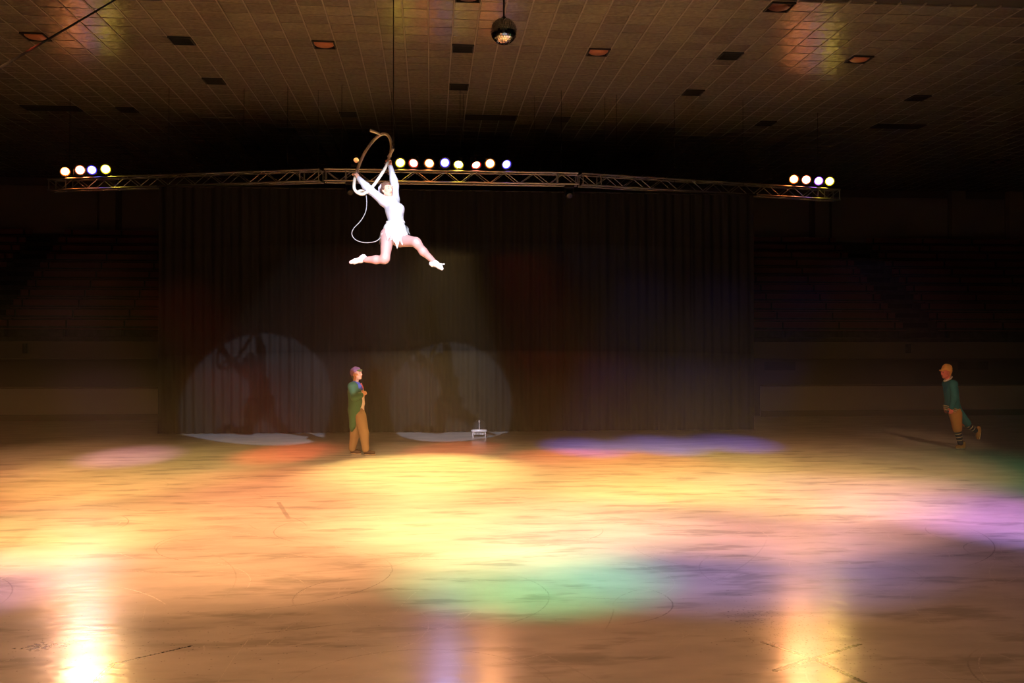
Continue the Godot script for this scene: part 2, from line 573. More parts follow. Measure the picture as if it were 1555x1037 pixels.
func ceiling() -> void:
	var c := struct("ceiling", MB.new().box(Vector3(2, CEIL + 0.19, -12.5), Vector3(68, 0.3, 54)), M.slab, "panelled suspended ceiling with a pale grid of bars")
	var holes := {}
	# fixtures: [column, row, kind]; column 0 has its centre at x 0.715, row 0 at z -21.6
	var fx := [[-18, 0, "round"], [-6, 0, "round"], [6, 0, "round"], [18, 0, "round"], [12, 6, "round_dark"], [0, 6, "round_dark"],
		[-12, 0, "vent"], [0, 0, "vent"], [12, 0, "vent"], [-12, -6, "lamp"], [0, -6, "lamp"], [12, -6, "lamp"], [24, -6, "lamp"],
		[-22, -12, "long"], [-18, -12, "lamp"], [-6, -12, "vent"], [2, -12, "long"], [6, -12, "vent"], [18, -12, "lamp"], [-10, -16, "vent"], [26, -12, "long"],
		[-13, -21, "round_dark"], [13, -21, "round_dark"], [38, -21, "round_dark"]]
	for e in fx:
		holes[Vector2i(e[0], e[1])] = true
		if e[2] == "long":
			holes[Vector2i(e[0] + 1, e[1])] = true
			holes[Vector2i(e[0] - 1, e[1])] = true
	var pm := MB.new().bevel_box(Vector3(0, 0.02, 0), Vector3(TILE - 0.03, 0.034, TILE - 0.03), 0.006).mesh()
	var rest := MB.new()
	var made := 0
	for row in range(6, -34, -1):
		for col in range(-40, 50):
			if holes.has(Vector2i(col, row)):
				continue
			var p := Vector3(0.715 + col * TILE, CEIL, -21.6 + row * TILE)
			var edge := 0.43 * -p.z
			var inside := p.x > -0.47 * -p.z and p.x < 0.66 * -p.z
			if made < 300 and inside:
				var t := Transform3D(Basis(Vector3.RIGHT, rng.randf_range(-0.016, 0.016)) * Basis(Vector3.BACK, rng.randf_range(-0.008, 0.008)), p)
				part("panel", pm, M["panel%d" % rng.randi_range(0, 2)], c, t)
				made += 1
			elif inside or row < -4:
				rest.bevel_box(Vector3(0, 0.02, 0), Vector3(TILE - 0.03, 0.034, TILE - 0.03), 0.006, Transform3D(Basis(Vector3.RIGHT, rng.randf_range(-0.016, 0.016)) * Basis(Vector3.BACK, rng.randf_range(-0.008, 0.008)), p))
	var ro := part("panel_field", rest, M.panel0, c)
	ro.set_meta("kind", "stuff")
	for col in range(-40, 51):
		var lx := 0.715 + (col - 0.5) * TILE
		part("grid_bar", MB.new().box(Vector3(lx, CEIL + 0.012, -28.5), Vector3(0.032, 0.03, 20.9)), M.grid_bar, c)
	for row in range(7, -34, -1):
		part("grid_bar", MB.new().box(Vector3(3.3, CEIL + 0.016, -21.6 + (row - 0.5) * TILE), Vector3(47.0, 0.03, 0.012)), M.grid_bar, c)
	# fittings set into the ceiling
	var where := {"-18,0": "leftmost, crossed by the guy wire", "-6,0": "between the hoop wire and the left dark vent", "6,0": "right of the mirror ball", "18,0": "far right, near the right lamps' glow", "12,6": "at the top edge right of the mirror ball", "0,6": "cut by the top edge left of the mirror ball", "-13,-21": "dim, above the left truss wing", "13,-21": "dim, above the right truss wing", "38,-21": "dim, at the far right edge",
		"-12,0": "left one of the nearest row", "0,0": "just left below the mirror ball", "12,0": "right one of the nearest row", "-12,-6": "in the second row, left of the hoop wire", "0,-6": "in the second row, below the square vent", "12,-6": "in the second row, right of centre", "24,-6": "in the second row, far right", "-18,-12": "in the third row beside the long left slot", "-6,-12": "in the third row, just left of the hoop wire", "6,-12": "in the third row, right of the long middle slot", "18,-12": "in the third row, near the right lamps", "-10,-16": "lone one left above the hoop", "-22,-12": "above the left lamp cluster", "2,-12": "above the middle lamps", "26,-12": "at the right, in deep shade"}
	for e in fx:
		var p := Vector3(0.715 + e[0] * TILE, CEIL, -21.6 + e[1] * TILE)
		var w: String = where["%d,%d" % [e[0], e[1]]]
		var hw := TILE * (3.0 if e[2] == "long" else 1.0) - 0.02
		var t: Node3D
		var frame := MB.new()
		frame.box(Vector3(0, 0.0, -TILE / 2 + 0.02), Vector3(hw, 0.07, 0.03)); frame.box(Vector3(0, 0.0, TILE / 2 - 0.02), Vector3(hw, 0.07, 0.03))
		frame.box(Vector3(-hw / 2 + 0.015, 0.0, 0), Vector3(0.03, 0.07, TILE - 0.07)); frame.box(Vector3(hw / 2 - 0.015, 0.0, 0), Vector3(0.03, 0.07, TILE - 0.07))
		if e[2] == "round" or e[2] == "round_dark":
			t = thing("ceiling_lamp", ("round orange unlit ceiling lamp, " if e[2] == "round" else "round dark ceiling lamp, ") + w, "ceiling lamp", p, 0, "round ceiling lamps")
			part("recess_frame", frame, M.recess, t)
			part("back_plate", MB.new().box(Vector3(0, 0.03, 0), Vector3(hw, 0.01, TILE - 0.02)), M.recess, t)
			part("glass", MB.new().lathe([[0.0, -0.055], [0.1, -0.052], [0.19, -0.035], [0.235, 0.0], [0.235, 0.026], [0.0, 0.026]], 24), M.lamp_glass if e[2] == "round" else M.lamp_glass_dark, t)
		else:
			t = thing("ceiling_vent", {"vent": "square dark ceiling vent, ", "lamp": "brown recessed ceiling hatch, ", "long": "long dark ceiling slot, "}[e[2]] + w, "vent", p, 0, "dark openings in the ceiling")
			part("frame", frame, M.recess if e[2] != "vent" else M.vent, t)
			part("back_plate", MB.new().box(Vector3(0, 0.03, 0), Vector3(hw, 0.01, TILE - 0.02)), M.recess if e[2] != "vent" else M.vent, t)
			for k in 6:
				part("louvre", MB.new().box(Vector3(0, 0.005, -0.19 + k * 0.076), Vector3(hw - 0.07, 0.05, 0.012)), M.vent if e[2] == "vent" else M.recess, t)

func stands() -> void:
	var g := thing("grandstand", "stepped dark concrete grandstand rising behind the curtain and boards", "grandstand", Vector3(2, 0, -35.3))
	for k in 11:
		var y1 := 2.3 + (k + 1) * 0.372
		part("step", MB.new().bevel_box(Vector3(0, y1 * 0.5 - 0.07, 3.25 - 0.555 * (k + 0.5) - (0.0)), Vector3(66.8, y1 + 0.14, 0.555), 0.02), M.concrete, g)
	# fascia of the stand, in two halves beside the curtain
	for s in [["left", -30.9, -5.5], ["right", 7.0, 34.8]]:
		var x0: float = s[1]
		var x1: float = s[2]
		var cx := (x0 + x1) * 0.5
		var f := thing("stand_fascia", "pale parapet wall fronting the stand at the %s of the curtain" % s[0], "parapet", Vector3(cx, 0, -31.7), 0, "parapet walls of the stand")
		part("upper_band", MB.new().bevel_box(Vector3(0, 2.22, 0), Vector3(x1 - x0, 0.58, 0.28), 0.015), M.fascia, f)
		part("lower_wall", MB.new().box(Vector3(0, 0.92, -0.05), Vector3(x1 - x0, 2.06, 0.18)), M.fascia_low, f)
		part("ledge", MB.new().bevel_box(Vector3(0, 1.9, 0.02), Vector3(x1 - x0, 0.05, 0.34), 0.01), M.fascia_low, f)
		# rink boards in front
		var bx0: float = -30.0 if s[0] == "left" else 11.0
		var bx1: float = -5.8 if s[0] == "left" else 33.9
		var bt := thing("rink_board", "pale rink barrier board at the %s of the curtain" % s[0], "barrier", Vector3((bx0 + bx1) * 0.5, 0, -30.75), 0, "rink barrier boards")
		part("board_panel", MB.new().box(Vector3(0, 0.52, 0), Vector3(bx1 - bx0, 1.0, 0.08)), M.board_white, bt)
		part("cap_rail", MB.new().bevel_box(Vector3(0, 1.035, 0), Vector3(bx1 - bx0, 0.05, 0.13), 0.015), M.board_cap, bt)
		part("kick_strip", MB.new().box(Vector3(0, 0.1, 0.045), Vector3(bx1 - bx0, 0.2, 0.012)), M.board_cap, bt)
	for v in [[12.0, "left one, beside the curtain"], [19.0, "right one, behind the skater in teal"]]:
		var t := thing("wall_grille", "dark slot grille low in the right parapet wall, " + v[1], "vent", Vector3(v[0], 1.68, -31.64), 0, "grilles in the parapet wall")
		part("back_plate", MB.new().box(Vector3(0, 0, 0), Vector3(1.1, 0.3, 0.03)), M.fascia_dark, t)
		for k in 4:
			part("slat", MB.new().box(Vector3(0, -0.105 + k * 0.07, 0.02), Vector3(1.06, 0.025, 0.02)), M.steel_dark, t)
	for v in [[-13.0, "left"], [16.55, "right"]]:
		var t := thing("wall_speaker", "small dark box hung on the %s parapet wall" % v[0 + 1], "speaker", Vector3(v[0], 2.28, -31.5), 0, "boxes on the parapet walls")
		part("cabinet", MB.new().bevel_box(Vector3.ZERO, Vector3(0.14, 0.32, 0.12), 0.01), M.can_black, t)
		part("front_mesh", MB.new().box(Vector3(0, 0, 0.065), Vector3(0.11, 0.28, 0.01)), M.steel_dark, t)
		part("bracket", MB.new().box(Vector3(0, 0, -0.065), Vector3(0.04, 0.1, 0.03)), M.steel_dark, t)
	# benches on the steps, split by the aisles
	for k in 11:
		var y := 2.3 + (k + 1) * 0.372
		var z := -32.05 - 0.555 * (k + 0.5)
		var segs := [[-14.3, -6.2, "between the left aisle and the curtain"], [-24.0, -15.5, "left of the left aisle"], [8.0, 16.9, "between the curtain and the right aisle"], [18.2, 27.5, "right of the right aisle"]]
		for sg in segs:
			var w: float = sg[1] - sg[0]
			var b := thing("bench", "dark red slatted bench in the %s row up, %s" % [ORD[k], sg[2]], "bench", Vector3((sg[0] + sg[1]) * 0.5, y, z - 0.08), 0, "benches of the grandstand")
			part("seat", MB.new().bevel_box(Vector3(0, 0.26, 0.0), Vector3(w, 0.035, 0.26), 0.01), M.bench, b)
			part("backrest", MB.new().bevel_box(Vector3(0, 0.46, -0.16), Vector3(w, 0.2, 0.03), 0.008), M.bench, b)
			for q in 5:
				var lx := -w / 2 + 0.3 + q * (w - 0.6) / 4
				part("leg", MB.new().box(Vector3(lx, 0.12, 0.0), Vector3(0.05, 0.25, 0.2)).box(Vector3(lx, 0.3, -0.13), Vector3(0.05, 0.5, 0.03)), M.bench_leg, b)
	for a in [[-14.9, "left"], [17.55, "right"]]:
		var t := thing("aisle_stair", "dark stair climbing between the benches of the %s stand" % a[1], "stairs", Vector3(a[0], 0, -32.05), 0, "aisle stairs of the grandstand")
		for k in 10:
			part("stair_tread", MB.new().box(Vector3(0, 2.3 + (k + 1) * 0.372 + 0.093, -0.555 * (k + 1) + 0.13), Vector3(0.95, 0.186, 0.26)), M.fascia_dark, t)

func curtain() -> void:
	var t := thing("backdrop_curtain", "tall black pleated stage curtain hanging behind the ice", "curtain", Vector3(0.9, 0, -25.45))
	var x0 := -8.0
	var wd := 15.95 / 9.0
	for p in 9:
		var b := MB.new()
		var cols := 44
		var rows := 8
		var ph := rng.randf_range(0, TAU)
		var ph2 := rng.randf_range(0, TAU)
		for side in 2:
			var s := b.v.size()
			for r in rows + 1:
				for c in cols + 1:
					var u := float(c) / cols * 1.06 - 0.03
					var h := float(r) / rows
					var amp := 0.05 * (0.55 + 0.45 * (1.0 - h))
					var x := x0 + (p + u) * wd
					var z := amp * sin(u * 44.0 + ph + 0.5 * sin(h * 3.0 + ph2)) + 0.03 * sin(u * 17.0 + ph2)
					var dz := amp * 44.0 / wd * cos(u * 44.0 + ph + 0.5 * sin(h * 3.0 + ph2)) + 0.03 * 17.0 / wd * cos(u * 17.0 + ph2)
					var q := Vector3(-dz, 0, 1).normalized() * (1.0 if side == 0 else -1.0)
					b.vert(Vector3(x, 0.015 + h * 6.5, z + (0.004 if side == 0 else -0.004)), q)
			for r in rows:
				for c in cols:
					var a := s + r * (cols + 1) + c
					b.tri(a, a + 1, a + cols + 1); b.tri(a + 1, a + cols + 2, a + cols + 1)
		part("curtain_drop", b, M.cloth_black, t)
	part("top_bar", MB.new().tube([Vector3(x0 - 0.1, 6.53, 0), Vector3(x0 + 16.1, 6.53, 0)], 0.025, 8), M.steel_dark, t)
	for k in 9:
		part("hanger_wire", MB.new().tube([Vector3(x0 + 0.2 + k * 1.94, 6.53, 0), Vector3(x0 + 0.2 + k * 1.94, CEIL + 0.01, 0)], 0.005, 5), M.cable_black, t)

# ---------------------------------------------------------------- truss and lamps
func truss(label: String, a: Vector3, b: Vector3, bays: int, hang: Array) -> void:
	var ln := a.distance_to(b)
	var mid := (a + b) * 0.5
	var t := thing("lighting_truss", label, "truss", Vector3(mid.x, mid.y - 0.17, mid.z), atan2(-(b.z - a.z), b.x - a.x), "truss sections")
	var h := 0.15
	for sy in [0.02, 0.32]:
		for sz in [-h, h]:
			part("chord", MB.new().tube([Vector3(-ln / 2, sy, sz), Vector3(ln / 2, sy, sz)], 0.025, 8), M.aluminium, t)
	var st := ln / bays
	var dia := MB.new().tube([Vector3(-st / 2, -0.15, 0), Vector3(st / 2, 0.15, 0)], 0.011, 6).mesh()
	var flat := Basis(Vector3.RIGHT, PI / 2)
	for k in bays:
		var x := -ln / 2 + (k + 0.5) * st
		var fl := Basis.from_scale(Vector3(1 if k % 2 == 0 else -1, 1, 1))
		for sz in [-h, h]:
			part("brace", dia, M.aluminium, t, Transform3D(Basis(Vector3.UP, PI) if k % 2 == 0 else Basis.IDENTITY, Vector3(x, 0.17, sz)))
		for sy in [0.02, 0.32]:
			part("brace", dia, M.aluminium, t, Transform3D(flat * (Basis(Vector3.UP, PI) if k % 2 == 0 else Basis.IDENTITY), Vector3(x, sy, 0)))
	for x in [-ln / 2 + 0.03, -ln / 2 + 0.55, ln / 2 - 0.55, ln / 2 - 0.03]:
		for sz in [-h, h]:
			part("upright", MB.new().tube([Vector3(x, 0.02, sz), Vector3(x, 0.32, sz)], 0.016, 6), M.aluminium, t)
		for sy in [0.02, 0.32]:
			part("cross_tube", MB.new().tube([Vector3(x, sy, -h), Vector3(x, sy, h)], 0.016, 6), M.aluminium, t)
	for x in hang:
		part("hanger_wire", MB.new().tube([Vector3(x, 0.3, 0), Vector3(x, CEIL + 0.02 - (mid.y - 0.17), 0)], 0.006, 5), M.cable_black, t)

func trusses() -> void:
	truss("middle section of the silver lattice truss above the curtain", Vector3(-2.78, 6.77, -24.9), Vector3(3.89, 6.77, -24.9), 17, [-2.9, 0.2, 2.9])
	truss("left wing of the silver lattice truss, running back from the middle", Vector3(-10.5, 6.77, -27.05), Vector3(-2.86, 6.77, -24.96), 20, [-3.4, 3.0])
	truss("right wing of the silver lattice truss, running back from the middle", Vector3(3.97, 6.77, -24.96), Vector3(11.9, 6.77, -26.75), 20, [-3.0, 3.4])
	truss("lattice truss above the near side of the ice", Vector3(-9, 8.3, -5.0), Vector3(9, 8.3, -5.0), 40, [-8.0, 0.0, 8.0])

const HUE := {
	"yellow": [Color(1.0, 0.80, 0.42), Color(0.95, 0.85, 0.1)], "orange": [Color(1.0, 0.67, 0.42), Color(1.0, 0.4, 0.08)], "red": [Color(1.0, 0.30, 0.18), Color(0.95, 0.06, 0.05)],
	"blue": [Color(0.64, 0.64, 1.0), Color(0.25, 0.2, 0.95)], "pink": [Color(1.0, 0.72, 0.5), Color(1.0, 0.45, 0.3)], "indigo": [Color(0.36, 0.38, 1.0), Color(0.25, 0.2, 0.95)], "green": [Color(0.5, 1.0, 0.66), Color(0.1, 0.9, 0.4)],
	"violet": [Color(0.82, 0.64, 1.0), Color(0.6, 0.3, 1.0)], "magenta": [Color(1.0, 0.6, 0.76), Color(1.0, 0.2, 0.7)], "warm": [Color(1.0, 0.86, 0.56), Color(1.0, 0.85, 0.5)]}

# a lamp that stands on (up = 1) or hangs under (up = -1) a truss chord at the given foot point
func stage_lamp(label: String, hue: String, foot: Vector3, up: float, target: Vector3, energy: float, angle: float) -> void:
	var t := thing("stage_lamp", label, "stage lamp", foot, 0, "stage lamps on the trusses")
	var c := Vector3(0, 0.2 * up, 0)
	var b := aim(foot + c, target)
	var side := Vector3(b.x.x, 0, b.x.z).normalized()
	var yoke := MB.new()
	yoke.tube([c + side * 0.155, c * 0.2 + side * 0.155, c * 0.12 + side * 0.1, c * 0.12 - side * 0.1, c * 0.2 - side * 0.155, c - side * 0.155], 0.009, 6)
	part("yoke", yoke, M.can_black, t)
	part("clamp", MB.new().bevel_box(Vector3(0, 0.01 * up, 0), Vector3(0.06, 0.06, 0.07), 0.01), M.steel_dark, t)
	var x := Transform3D((b * Basis(Vector3.RIGHT, -PI / 2)).scaled_local(Vector3(1.18, 1.0, 1.18)), c)   # lathe axis y -> forward
	var can := part("can", MB.new().lathe([[0.0, -0.2], [0.06, -0.2], [0.075, -0.14], [0.105, -0.06], [0.112, 0.0], [0.112, 0.14], [0.13, 0.14], [0.13, 0.155], [0.107, 0.155], [0.107, 0.125]], 20), M.can_black, t, x)
	var e := 40.0 if hue in ["yellow", "orange", "pink", "warm"] else 10.0
	part("lens", MB.new().lathe([[0.0, 0.145], [0.06, 0.138], [0.088, 0.128], [0.088, 0.12]], 20), M["lens_" + hue] if M.has("lens_" + hue) else glow("lens_" + hue, HUE[hue][0].lerp(HUE[hue][1], 0.5) if hue != "red" else Color(1.0, 0.56, 0.45), e), can)
	part("gel_rim", MB.new().lathe([[0.088, 0.124], [0.107, 0.132], [0.107, 0.128]], 20), M["rim_" + hue] if M.has("rim_" + hue) else glow("rim_" + hue, HUE[hue][1], 1.6), can)
	var l := SpotLight3D.new()
	l.name = "beam"
	l.light_color = HUE[hue][0]
	l.light_energy = energy
	l.light_size = 0.08
	l.spot_angle = angle
	l.spot_angle_attenuation = 1.0
	l.spot_range = 60.0
	l.spot_attenuation = 2.0
	l.shadow_enabled = true
	t.add_child(l)
	l.transform = Transform3D(b, c - b.z * 0.2)

func lamps() -> void:
	var y := 6.97
	var mid := [["yellow", -0.83, Vector3(0.9, 0, -14.0), 60, 11], ["red", -0.44, Vector3(-3.0, 0, -15.5), 100, 12], ["orange", -0.04, Vector3(-1.6, 0, -14.6), 100, 12], ["blue", 0.34, Vector3(1.6, 0, -9.5), 6, 10],
		["yellow", 0.72, Vector3(-0.2, 0, -17.6), 340, 14], ["red", 1.14, Vector3(3.4, 0, -18.5), 120, 15], ["orange", 1.53, Vector3(2.0, 0, -9.5), 7, 12], ["blue", 1.93, Vector3(6.0, 0, -13.5), 40, 11]]
	for k in mid.size():
		var m: Array = mid[k]
		stage_lamp("%s stage lamp, %s from the hoop on the middle truss" % [m[0], ORD[k]], m[0], Vector3(m[1], y, -24.78), 1.0, m[2], m[3], m[4])
	var left := [["orange", -10.05, Vector3(-4.9, 0, -15.0), 45, 11], ["pink", -9.6, Vector3(-2.6, 0, -6.2), 20, 8.5], ["blue", -9.25, Vector3(-4.6, 0, -10.8), 12, 7], ["yellow", -8.85, Vector3(-3.5, 0, -8.2), 9, 9]]
	for k in 4:
		var m: Array = left[k]
		stage_lamp("%s stage lamp, %s from the left in the left cluster" % [m[0], ORD[k]], m[0], Vector3(m[1], y, -24.96 - (m[1] + 2.86) * -0.2736 + 0.12), 1.0, m[2], m[3], m[4])
	var right := [["orange", 10.4, Vector3(5.0, 0, -10.5), 12, 11], ["pink", 10.8, Vector3(4.5, 0, -7.0), 4, 9], ["violet", 11.2, Vector3(7.4, 0, -11.6), 50, 9], ["yellow", 11.58, Vector3(4.6, 0, -8.0), 5, 9]]
	for k in 4:
		var m: Array = right[k]
		stage_lamp("%s stage lamp, %s from the left in the right cluster" % [m[0] if m[0] != "violet" else "blue violet", ORD[k]], m[0], Vector3(m[1], y, -24.96 - (m[1] - 3.97) * 0.2257 + 0.12), 1.0, m[2], m[3], m[4])
	var near := [["orange", -8.6, Vector3(-8.0, 0, -18.8), 300, 9], ["red", -7.9, Vector3(-6.9, 0, -14.8), 170, 12], ["yellow", -7.2, Vector3(-5.2, 0, -17.4), 390, 12], ["violet", -6.5, Vector3(-4.6, 0, -9.1), 45, 11], ["yellow", -5.8, Vector3(-4.9, 0, -11.5), 190, 14], ["red", -5.1, Vector3(-3.1, 0, -20.3), 750, 4.2], ["magenta", -4.4, Vector3(-6.2, 0, -20.0), 420, 4.2], ["red", -3.7, Vector3(0.4, 0, -20.6), 480, 4.2],
		["orange", -3.0, Vector3(-1.8, 0, -12.6), 200, 27], ["orange", -2.3, Vector3(-0.3, 0, -9.0), 30, 48], ["warm", -1.6, Vector3(0.0, 0, -17.4), 180, 11], ["orange", -0.9, Vector3(-0.6, 0, -15.0), 165, 20], ["warm", -0.2, Vector3(1.0, 0, -11.9), 190, 16], ["green", 0.5, Vector3(0.95, 0, -9.0), 75, 11], ["yellow", 1.2, Vector3(3.8, 0, -16.4), 380, 13], ["blue", 1.9, Vector3(2.9, 0, -10.2), 45, 19], ["orange", 2.6, Vector3(4.0, 0, -12.6), 180, 18], ["indigo", 3.3, Vector3(3.5, 0, -21.0), 420, 4.0], ["indigo", 4.0, Vector3(5.3, 0, -21.3), 420, 4.2], ["indigo", 4.7, Vector3(7.1, 0, -21.6), 360, 4.0],
		["yellow", 5.4, Vector3(5.5, 0, -15.3), 270, 16], ["orange", 6.1, Vector3(8.2, 0, -17.4), 190, 12], ["magenta", 6.8, Vector3(6.9, 0, -12.9), 105, 13], ["violet", 7.5, Vector3(7.6, 0, -11.2), 85, 12], ["green", 8.2, Vector3(9.9, 0, -15.8), 40, 13], ["pink", 8.8, Vector3(11.7, 1.1, -20.0), 80, 4.5]]
	for k in near.size():
		var m: Array = near[k]
		stage_lamp("%s stage lamp, %s from the left under the near truss" % [m[0], ORD[k]], m[0], Vector3(m[1], 8.1, -5.15), -1.0, m[2], m[3], m[4])
	# dark moving heads, switched off
	for e in [[-1.95, 1.0, "on top of the middle truss left of the hoop"], [-2.1, -1.0, "hanging under the left end of the middle truss"], [3.65, -1.0, "hanging under the right end of the middle truss"]]:
		var up: float = e[1]
		var t := thing("moving_head_lamp", "dark unlit moving head lamp " + e[2], "stage lamp", Vector3(e[0], 6.97 if up > 0 else 6.595, -24.8), 0, "unlit moving head lamps")
		part("base", MB.new().bevel_box(Vector3(0, 0.05 * up, 0), Vector3(0.26, 0.09, 0.2), 0.02), M.can_black, t)
		part("yoke", MB.new().tube([Vector3(0.12, 0.09 * up, 0), Vector3(0.13, 0.26 * up, 0)], 0.018, 6).tube([Vector3(-0.12, 0.09 * up, 0), Vector3(-0.13, 0.26 * up, 0)], 0.018, 6), M.can_black, t)
		var hd := part("head", MB.new().lathe([[0.0, -0.14], [0.08, -0.13], [0.1, -0.05], [0.095, 0.1], [0.08, 0.15], [0.07, 0.13], [0.0, 0.13]], 16), M.can_black, t, Transform3D(Basis(Vector3.RIGHT, PI / 2 + 0.5), Vector3(0, 0.24 * up, 0)))
		part("lens", MB.new().lathe([[0.0, 0.142], [0.068, 0.134]], 16), M.mirror if e[0] == -1.95 else M.can_black, hd)

func follow_spots() -> void:
	var at := [[Vector3(-2.1, 8.75, 0.7), Vector3(0.53, 0.75, -25.4), 3.55, "cool white follow spot on the platform, left of two"], [Vector3(5.2, 8.75, 0.7), Vector3(-4.55, 0.75, -25.4), 3.8, "cool white follow spot on the platform, right of two"]]
	var pl := thing("spot_platform", "steel operators' platform behind the camera", "platform", Vector3(2.2, 0, 1.6))
	part("deck", MB.new().box(Vector3(0, 7.55, 0), Vector3(13, 0.12, 1.8)), M.steel_dark, pl)
	for x in [-6.2, -2.0, 2.0, 6.2]:
		for z in [-0.75, 0.75]:
			part("post", MB.new().tube([Vector3(x, -0.15, z), Vector3(x, 7.5, z)], 0.06, 8), M.steel_dark, pl)
	for e in at:
		var p: Vector3 = e[0]
		var b := aim(p, e[1])
		var t := thing("follow_spot", e[3], "follow spot", Vector3(p.x, 7.61, p.z), 0, "follow spots")
		var c := Vector3(0, p.y - 7.61, 0)
		part("barrel", MB.new().lathe([[0.0, -0.6], [0.17, -0.6], [0.18, -0.5], [0.18, 0.2], [0.14, 0.24], [0.14, 0.5], [0.155, 0.5], [0.155, 0.54], [0.13, 0.54], [0.13, 0.5]], 20), M.can_black, t, Transform3D(b * Basis(Vector3.RIGHT, -PI / 2), c))
		part("lens", MB.new().lathe([[0.0, 0.52], [0.09, 0.515], [0.13, 0.5]], 20), M["lens_cool"] if M.has("lens_cool") else glow("lens_cool", Color(0.8, 0.85, 1.0), 14.0), t, Transform3D(b * Basis(Vector3.RIGHT, -PI / 2), c))
		part("stand", MB.new().tube([Vector3(0, 0.0, 0), Vector3(0, c.y - 0.15, 0)], 0.03, 8).tube([Vector3(-0.35, 0.02, 0.3), Vector3(0, 0.35, 0), Vector3(0.35, 0.02, 0.3)], 0.02, 6).tube([Vector3(0, 0.02, -0.4), Vector3(0, 0.35, 0)], 0.02, 6), M.steel_dark, t)
		var l := SpotLight3D.new()
		l.name = "beam"
		l.light_color = Color(0.92, 0.93, 1.0)
		l.light_energy = 500.0
		l.light_size = 0.05
		l.spot_angle = e[2]
		l.spot_angle_attenuation = 0.06
		l.spot_range = 80.0
		l.spot_attenuation = 2.0
		l.shadow_enabled = true
		t.add_child(l)
		l.transform = Transform3D(b, c - b.z * 0.58)

# ---------------------------------------------------------------- mirror ball, guy wire
func hanging_things() -> void:
	var c := Vector3(1.23, 7.64, -16.0)
	var t := thing("mirror_ball", "mirrored disco ball hanging from the ceiling on a rod", "mirror ball", Vector3(c.x, c.y - 0.225, c.z))
	var r := 0.222
	var o := Vector3(0, 0.225, 0)
	part("core", MB.new().ball(o, Vector3.ONE * (r - 0.006), 32), M.ball_core, t)
	var tiles := MB.new()
	var rows := 18
	for k in range(1, rows):
		var th := PI * k / rows
		var cnt := maxi(6, int(TAU * r * sin(th) / 0.04))
		for m in cnt:
			var g := TAU * (m + 0.5 * (k % 2)) / cnt
			var jit := Vector3(rng.randf_range(-1, 1), rng.randf_range(-1, 1), rng.randf_range(-1, 1)) * 0.09
			var q := (Vector3(sin(th) * cos(g), cos(th), sin(th) * sin(g)) + jit).normalized()
			var p := o + Vector3(sin(th) * cos(g), cos(th), sin(th) * sin(g)) * r
			var u := q.cross(Vector3.UP).normalized()
			var w := u.cross(q)
			tiles.box(Vector3.ZERO, Vector3(0.036, 0.036, 0.004), Transform3D(Basis(u, w, q), p))
	var tm := part("mirror_tiles", tiles, M.mirror, t)
	tm.set_meta("kind", "stuff")
	part("rod", MB.new().tube([Vector3(0, 0.225 + r - 0.01, 0), Vector3(0, CEIL + 0.01 - c.y + 0.225, 0)], 0.016, 8), M.steel_dark, t)
	part("cap", MB.new().lathe([[0.0, r + 0.255], [0.03, r + 0.25], [0.05, r + 0.215], [0.0, r + 0.2]], 14), M.steel_dark, t)
	# guy wire running from the ceiling down past the camera's left
	var a := Vector3(-3.95, 4.75, -9.0)
	var d := (Vector3(-5.21, 7.97, -16.0) - a)
	var p1 := a + d * ((CEIL - 0.03 - a.y) / d.y)
	var p0 := a + d * ((0.0 - a.y) / d.y)
	var gw := thing("guy_wire", "dark steel guy wire slanting across the upper left ceiling", "wire", Vector3(p0.x, 0, p0.z))
	part("cable", MB.new().tube([Vector3(0, 0.04, 0), p1 - p0], 0.013, 6), M.cable_black, gw)
	part("anchor_plate", MB.new().bevel_box(Vector3(0, 0.02, 0), Vector3(0.2, 0.04, 0.2), 0.01), M.steel_dark, gw)

# ---------------------------------------------------------------- people
func curve(pts: Array, per := 4, closed := false) -> Array:
	var out := []
	var n := pts.size()
	for k in (n if closed else n - 1):
		var p0: Vector3 = pts[(k - 1 + n) % n] if (closed or k > 0) else pts[k]
		var p1: Vector3 = pts[k]
		var p2: Vector3 = pts[(k + 1) % n]
		var p3: Vector3 = pts[(k + 2) % n] if (closed or k < n - 2) else p2
		for q in per:
			var t := float(q) / per
			out.append(p1.cubic_interpolate(p2, p0, p3, t))
	if not closed:
		out.append(pts[n - 1])
	return out

# palm and five fingers; fwd from the wrist, palm the way the palm faces, curl in radians per joint
func hand(w: Vector3, fwd: Vector3, palm: Vector3, s: float, curl: float) -> Array:
	fwd = fwd.normalized()
	palm = (palm - fwd * palm.dot(fwd)).normalized()
	var lat := fwd.cross(palm) * s
	var out := []
	for k in 4:
		var o := lat * ((k - 1.5) * 0.021)
		var p := w + fwd * 0.085 + o
		out.append([w + o * 0.5, p, 0.017, 0.0125])
		var ln: float = [0.07, 0.08, 0.075, 0.058][k]
		var dir := fwd
		for e in 3:
			dir = dir.rotated(fwd.cross(palm).normalized(), curl)
			var q: Vector3 = p + dir * ln * [0.45, 0.31, 0.24][e]
			out.append([p, q, [0.0105, 0.0095, 0.0085][e], [0.0095, 0.0085, 0.0075][e]])
			p = q
	var b := w + fwd * 0.025 - lat * 0.025
	var td := (fwd * 0.6 - lat * 0.65 + palm * (0.25 + curl * 0.4)).normalized()
	out.append([b, b + td * 0.045, 0.015, 0.012])
	var td2 := (td + palm * curl * 0.7 + fwd * 0.4).normalized()
	out.append([b + td * 0.045, b + td * 0.045 + td2 * 0.032, 0.0115, 0.0095])
	return out

func head_basis(face: Vector3, up := Vector3.UP) -> Basis:
	var z := face.normalized()
	var x := up.cross(z).normalized()
	return Basis(x, z.cross(x), z)

